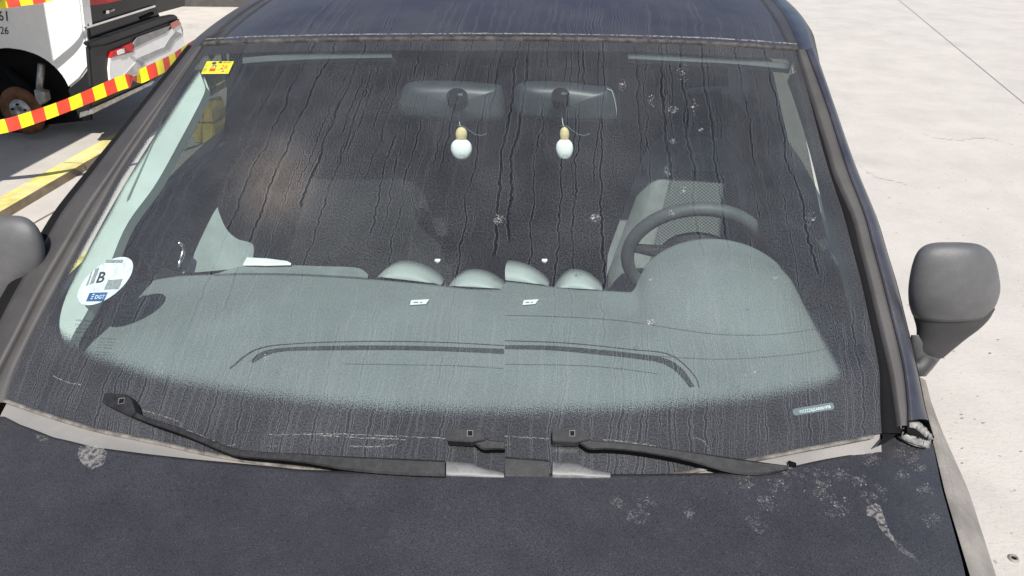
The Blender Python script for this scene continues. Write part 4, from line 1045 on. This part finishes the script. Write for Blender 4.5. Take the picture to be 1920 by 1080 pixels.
# tail
rprism('tailgate', [(148, -60), (152, 10), (160, 52), (292, 10), (300, -8), (300, -70)], M_SB, -0.01, 0.06, bevel=0.008)
rprism('tail_lamp', [(157, -16), (160, 6), (172, 10), (200, 7), (232, 0), (228, -20)], M_LAMP, 0.012, 0.04, bevel=0.008)
rprism('chrome_strip', [(162, 50), (163, 53.5), (292, 13), (291, 9.5)], M_CHROME, 0.015, 0.02)
rprism('lower_tailgate', [(163, 53), (168, 78), (300, 32), (292, 13)], M_SB, -0.004, 0.06)
rprism('tailgate_badge', [(199, 20), (205, 19), (205, 25), (199, 26)], M_CHROME, 0.004, 0.006)
rprism('tailgate_badge', [(207, 19), (215, 16.5), (215, 20), (207, 23)], M_STEEL, 0.004, 0.006)
rprism('number_lamp', [(264, 32), (288, 22), (289, 27), (266, 37)], M_RUB, 0.006, 0.01)
rprism('bumper_shelf', [(166, 79), (168, 86), (200, 82), (300, 46), (336, 33), (328, 27), (298, 33)], M_SBM, 0.05, 0.05, bevel=0.008)
rprism('bumper', [(168, 86), (200, 82), (336, 33), (344, 55), (346, 84), (345, 105), (262, 138), (240, 146), (206, 158), (174, 164)], M_SBM, 0.03, 0.04, bevel=0.01)
rprism('bumper_skin', [(206, 108), (250, 97), (252, 88), (322, 54), (339, 45), (346, 78), (345, 104), (268, 138), (240, 148), (207, 158), (204, 130)], M_SW, 0.042, 0.02, bevel=0.004)
rprism('fog_reflector', [(207, 108), (210, 97), (249, 80), (250, 95)], M_LAMP, 0.048, 0.02)
rprism('fog_reflector', [(321, 44), (334, 37), (340, 44), (325, 55)], M_REFL, 0.048, 0.02)
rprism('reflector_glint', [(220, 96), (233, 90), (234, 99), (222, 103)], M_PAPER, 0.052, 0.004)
rprism('bumper_recess', [(251, 80), (258, 70), (320, 48), (312, 62), (280, 76), (252, 90)], M('grey_recess', (0.25, 0.24, 0.235), 0.5), 0.046, 0.02)
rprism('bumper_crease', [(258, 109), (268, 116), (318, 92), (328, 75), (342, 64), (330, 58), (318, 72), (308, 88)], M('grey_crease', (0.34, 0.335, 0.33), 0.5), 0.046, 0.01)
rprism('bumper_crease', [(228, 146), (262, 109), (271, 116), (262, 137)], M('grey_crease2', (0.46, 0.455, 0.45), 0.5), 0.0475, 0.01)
rprism('rear_valance', [(172, 164), (206, 158), (345, 104), (345, 118), (300, 145), (250, 178), (172, 209)], M_SB, 0.02, 0.05, bevel=0.01)
rprism('exhaust_trim', [(172, 206), (290, 152), (286, 158), (172, 214)], M_STEEL, 0.05, 0.02)
box('axle_stand', sidep(60, 250, -0.3) * 1.0 + V((0, 0, 0.0)), (0.18, 0.18, 0.14), M_SBM, suv)
sprism('bumper_side', [(126, 168), (150, 150), (167, 130), (172, 120), (172, 211), (146, 220), (138, 196)], M_SBM, 0.012, 0.10, bevel=0.008)
sprism('sill_trim', [(150, 211), (173, 205), (173, 213), (149, 221)], M_STEEL, 0.02, 0.02)
# marker writing on the flank
def sidetext(s_, px, py, hpx):
    tv, tf = text_data(s_, 1.0, 0.005)
    o = sidep(px, py, 0.003); hgt = (sidep(px, py - hpx, 0.003) - o).length
    sl_ = 0.25
    mesh('marker_writing', [o - (NRr * -1) * (v.x + sl_ * v.y) * hgt * 1.25 + V((0, 0, 1)) * v.y * hgt * 1.25 for v in tv], tf, M_INK, suv, smooth=False)
sidetext('61', 7, 31, 20); sidetext('26', 8, 58, 15)

# ================================================================== TAPE, WALL AND OTHER BACKGROUND
M_TY = M('yellow_tape', (0.85, 0.72, 0.02), 0.35, var=0.08); M_TR = M('red_tape', (0.68, 0.06, 0.03), 0.35, var=0.08)
def tape(pts, dists, wpx, step, label, phase=0, twist=None):
    """ribbon through pixel points at given camera depths; stripes alternate in metres"""
    P = []
    for (x, y), d in zip(pts, dists): P.append((*(CAM + ray(x, y) * d),))
    fine = [V(p) for p in smoothpoly(P, 400)]
    L = [0.0]
    for a, b in zip(fine, fine[1:]): L.append(L[-1] + (b - a).length)
    vs_, fs, mi = [], [], []; o0 = fine[0]
    N = int(L[-1] / step * 4); k = 0
    for i in range(N + 1):
        s_ = min(L[-1] - 1e-4, i * step / 4)
        while L[k + 1] < s_: k += 1
        p = fine[k].lerp(fine[k + 1], (s_ - L[k]) / max(1e-9, L[k + 1] - L[k]))
        hw = wpx / 2 * (p - CAM).dot(FW) / FPX
        px, _ = project(p)
        tw = 0.15 * math.sin(s_ * 7)
        if twist: tw += 1.35 * math.exp(-((px - twist) / 7) ** 2)
        d = V((0, 0, 1)) * math.cos(tw) + V((0.75, -0.65, 0)) * math.sin(tw)
        vs_ += [p + d * hw - o0, p + d * hw * 0.0 + V((0.005, -0.005, 0)) * math.sin(s_ * 11) - o0, p - d * hw - o0]
        if i < N:
            fs += [(3 * i, 3 * i + 1, 3 * i + 4, 3 * i + 3), (3 * i + 1, 3 * i + 2, 3 * i + 5, 3 * i + 4)]; mi += [((i + phase) // 4) % 2] * 2
    o = mesh('barrier_tape', vs_, fs, None, smooth=True, mats=[M_TY, M_TR], mi=mi); o.location = o0
    return tag(o, label, 'tape', 'striped barrier tape')
dn = (A_ - CAM).dot(FW)
tape([(-260, 268), (-100, 252), (0, 238), (60, 221), (130, 196), (190, 171), (225, 156), (252, 148), (290, 131), (320, 116), (350, 97), (372, 84), (412, 62)], [dn - .7, dn - 0.65, dn - 0.6, dn - 0.55, dn - 0.5, dn - 0.42, dn - 0.35, dn - 0.28, dn - 0.2, dn - 0.05, dn + 0.1, dn + 0.2, dn + 0.45], 25, 0.0745, 'long red and yellow striped barrier tape sagging past the rear bumper', 1, twist=252)
tape([(-200, 48), (-60, 24), (0, 8), (40, 2), (80, -4), (110, -12), (200, -40)], [dn - 0.5, dn - 0.46, dn - 0.42, dn - 0.4, dn - 0.38, dn - 0.35, dn - 0.2], 17, 0.0745, 'short end of striped barrier tape above the handwriting on the white flank', 0)
# post the tape runs to, hidden behind the near car's roof
pe = CAM + ray(412, 62) * (dn + 0.45)
po = empty('barrier_post', V((pe.x, pe.y, KZ if pe.x < KX else 0)))
tube('post', [V((0, 0, 0.02)), V((0, 0, pe.z + 0.04 - po.location.z))], 0.02, M_SBM, po)
grid('base', [[V((math.cos(a) * r_, math.sin(a) * r_, z)) for a in [k * math.pi / 10 for k in range(20)]] for r_, z in ((0.16, 0), (0.16, 0.03), (0.05, 0.06), (0.02, 0.07))], M_SBM, po, closed=True)
tag(po, 'dark post with round base holding the end of the barrier tape', 'post')
# wall at the back of the yard
wp = onz(360, 22, KZ)
wl = empty('yard_wall', V((wp.x, wp.y, 0)))
M_WALL = M('beige_wall', (0.48, 0.45, 0.40), 0.85, var=0.12, vs=3, bump=0.4, bs=40)
prism('panel', [V((-12, 0, 0.16)), V((6.2, 0.7, 0.16)), V((6.2, 0.7, 2.6)), V((-12, 0, 2.6))], (0.0, 0.2, 0), M_WALL, wl)
prism('skirting', [V((-12, -0.012, 0.0)), V((6.2, 0.688, 0.0)), V((6.2, 0.688, 0.16)), V((-12, -0.012, 0.16))], (0, 0.2, 0), M('dark_skirting', (0.07, 0.065, 0.06), 0.8), wl)
tag(wl, 'pale beige yard wall with a dark base strip behind the stripped car', 'wall')
# yellow block seen through the passenger window
yb0 = onz(396, 262, 0)
yk = empty('yellow_block', yb0)
M_YB = M('faded_yellow_plastic', (0.55, 0.42, 0.06), 0.6, var=0.2, vs=8)
sc = (onz(416, 262, 0) - onz(375, 262, 0)).length
prism('lower_block', [V((-sc / 2, -0.1, 0)), V((sc / 2 * .8, -0.1, 0)), V((sc / 2, -0.1, 0.09)), V((sc / 2 * .85, -0.1, 0.15)), V((-sc / 2, -0.1, 0.15))], (0, 0.3, 0), M_YB, yk, 0.01)
prism('upper_block', [V((-sc / 2, -0.08, 0.155)), V((sc / 2 * .9, -0.08, 0.155)), V((sc / 2 * .95, -0.08, 0.24)), V((sc * .30, -0.08, 0.31)), V((-sc * .35, -0.08, 0.21))], (0, 0.26, 0), M_YB, yk, 0.01)
tag(yk, 'faded yellow plastic block on the ground seen through the passenger window', 'block')

# unseen canopy added to cast the shade on the flank and ground
cn = empty('added_shade_canopy', V((-5.2, 1.4, 0)))
prism('added_roof_sheet', [V((-3.0, -3.2, 2.55)), V((2.02, -3.2, 2.55)), V((2.02, 1.95, 2.55)), V((-3.0, 1.95, 2.55))], (0, 0, 0.06), M('added_canopy_sheet', (0.35, 0.34, 0.33), 0.6), cn)
for x_, y_ in ((-2.8, -3.0), (1.9, -3.0), (-2.8, 1.8)):
    tube('post', [V((x_, y_, 0)), V((x_, y_, 2.55))], 0.05, M_STEEL, cn)
tag(cn, 'grey flat canopy out of view, added to cast the shadow on the white flank', 'canopy')

# hairline cracks and dark grit on the concrete to the right
M_GRIT = M('concrete_grit', (0.22, 0.20, 0.18), 0.9)
gv, gf = [], []
for _ in range(80):
    c_ = onz(random.uniform(1500, 1960), random.uniform(-60, 1080), 0.0045); r_ = random.uniform(0.002, 0.007)
    b_ = len(gv); gv += blob_verts(c_, V((1, 0, 0)), V((0, 0.6, 0)), r_, 6, 0.5); gf.append(tuple(range(b_, b_ + 6)))
stuff(mesh('concrete_grit', gv, gf, M_GRIT, bpy.data.objects['ground'], smooth=False))
for pts in ([(1560, 40), (1600, 55), (1650, 57), (1690, 62)], [(1600, 300), (1640, 330), (1700, 345)], [(1730, 250), (1790, 262), (1850, 258), (1900, 270)]):
    sm = smoothpoly(pts, 30); cv = []
    for x, y in sm:
        p = onz(x + random.uniform(-2, 2), y + random.uniform(-2, 2), 0.0042); hw = random.uniform(0.001, 0.004)
        cv += [p + V((0, hw, 0)), p - V((0, hw, 0))]
    mesh('hairline_crack', cv, [(2 * i, 2 * i + 1, 2 * i + 3, 2 * i + 2) for i in range(29)], M_JOINT, bpy.data.objects['ground'], smooth=False)
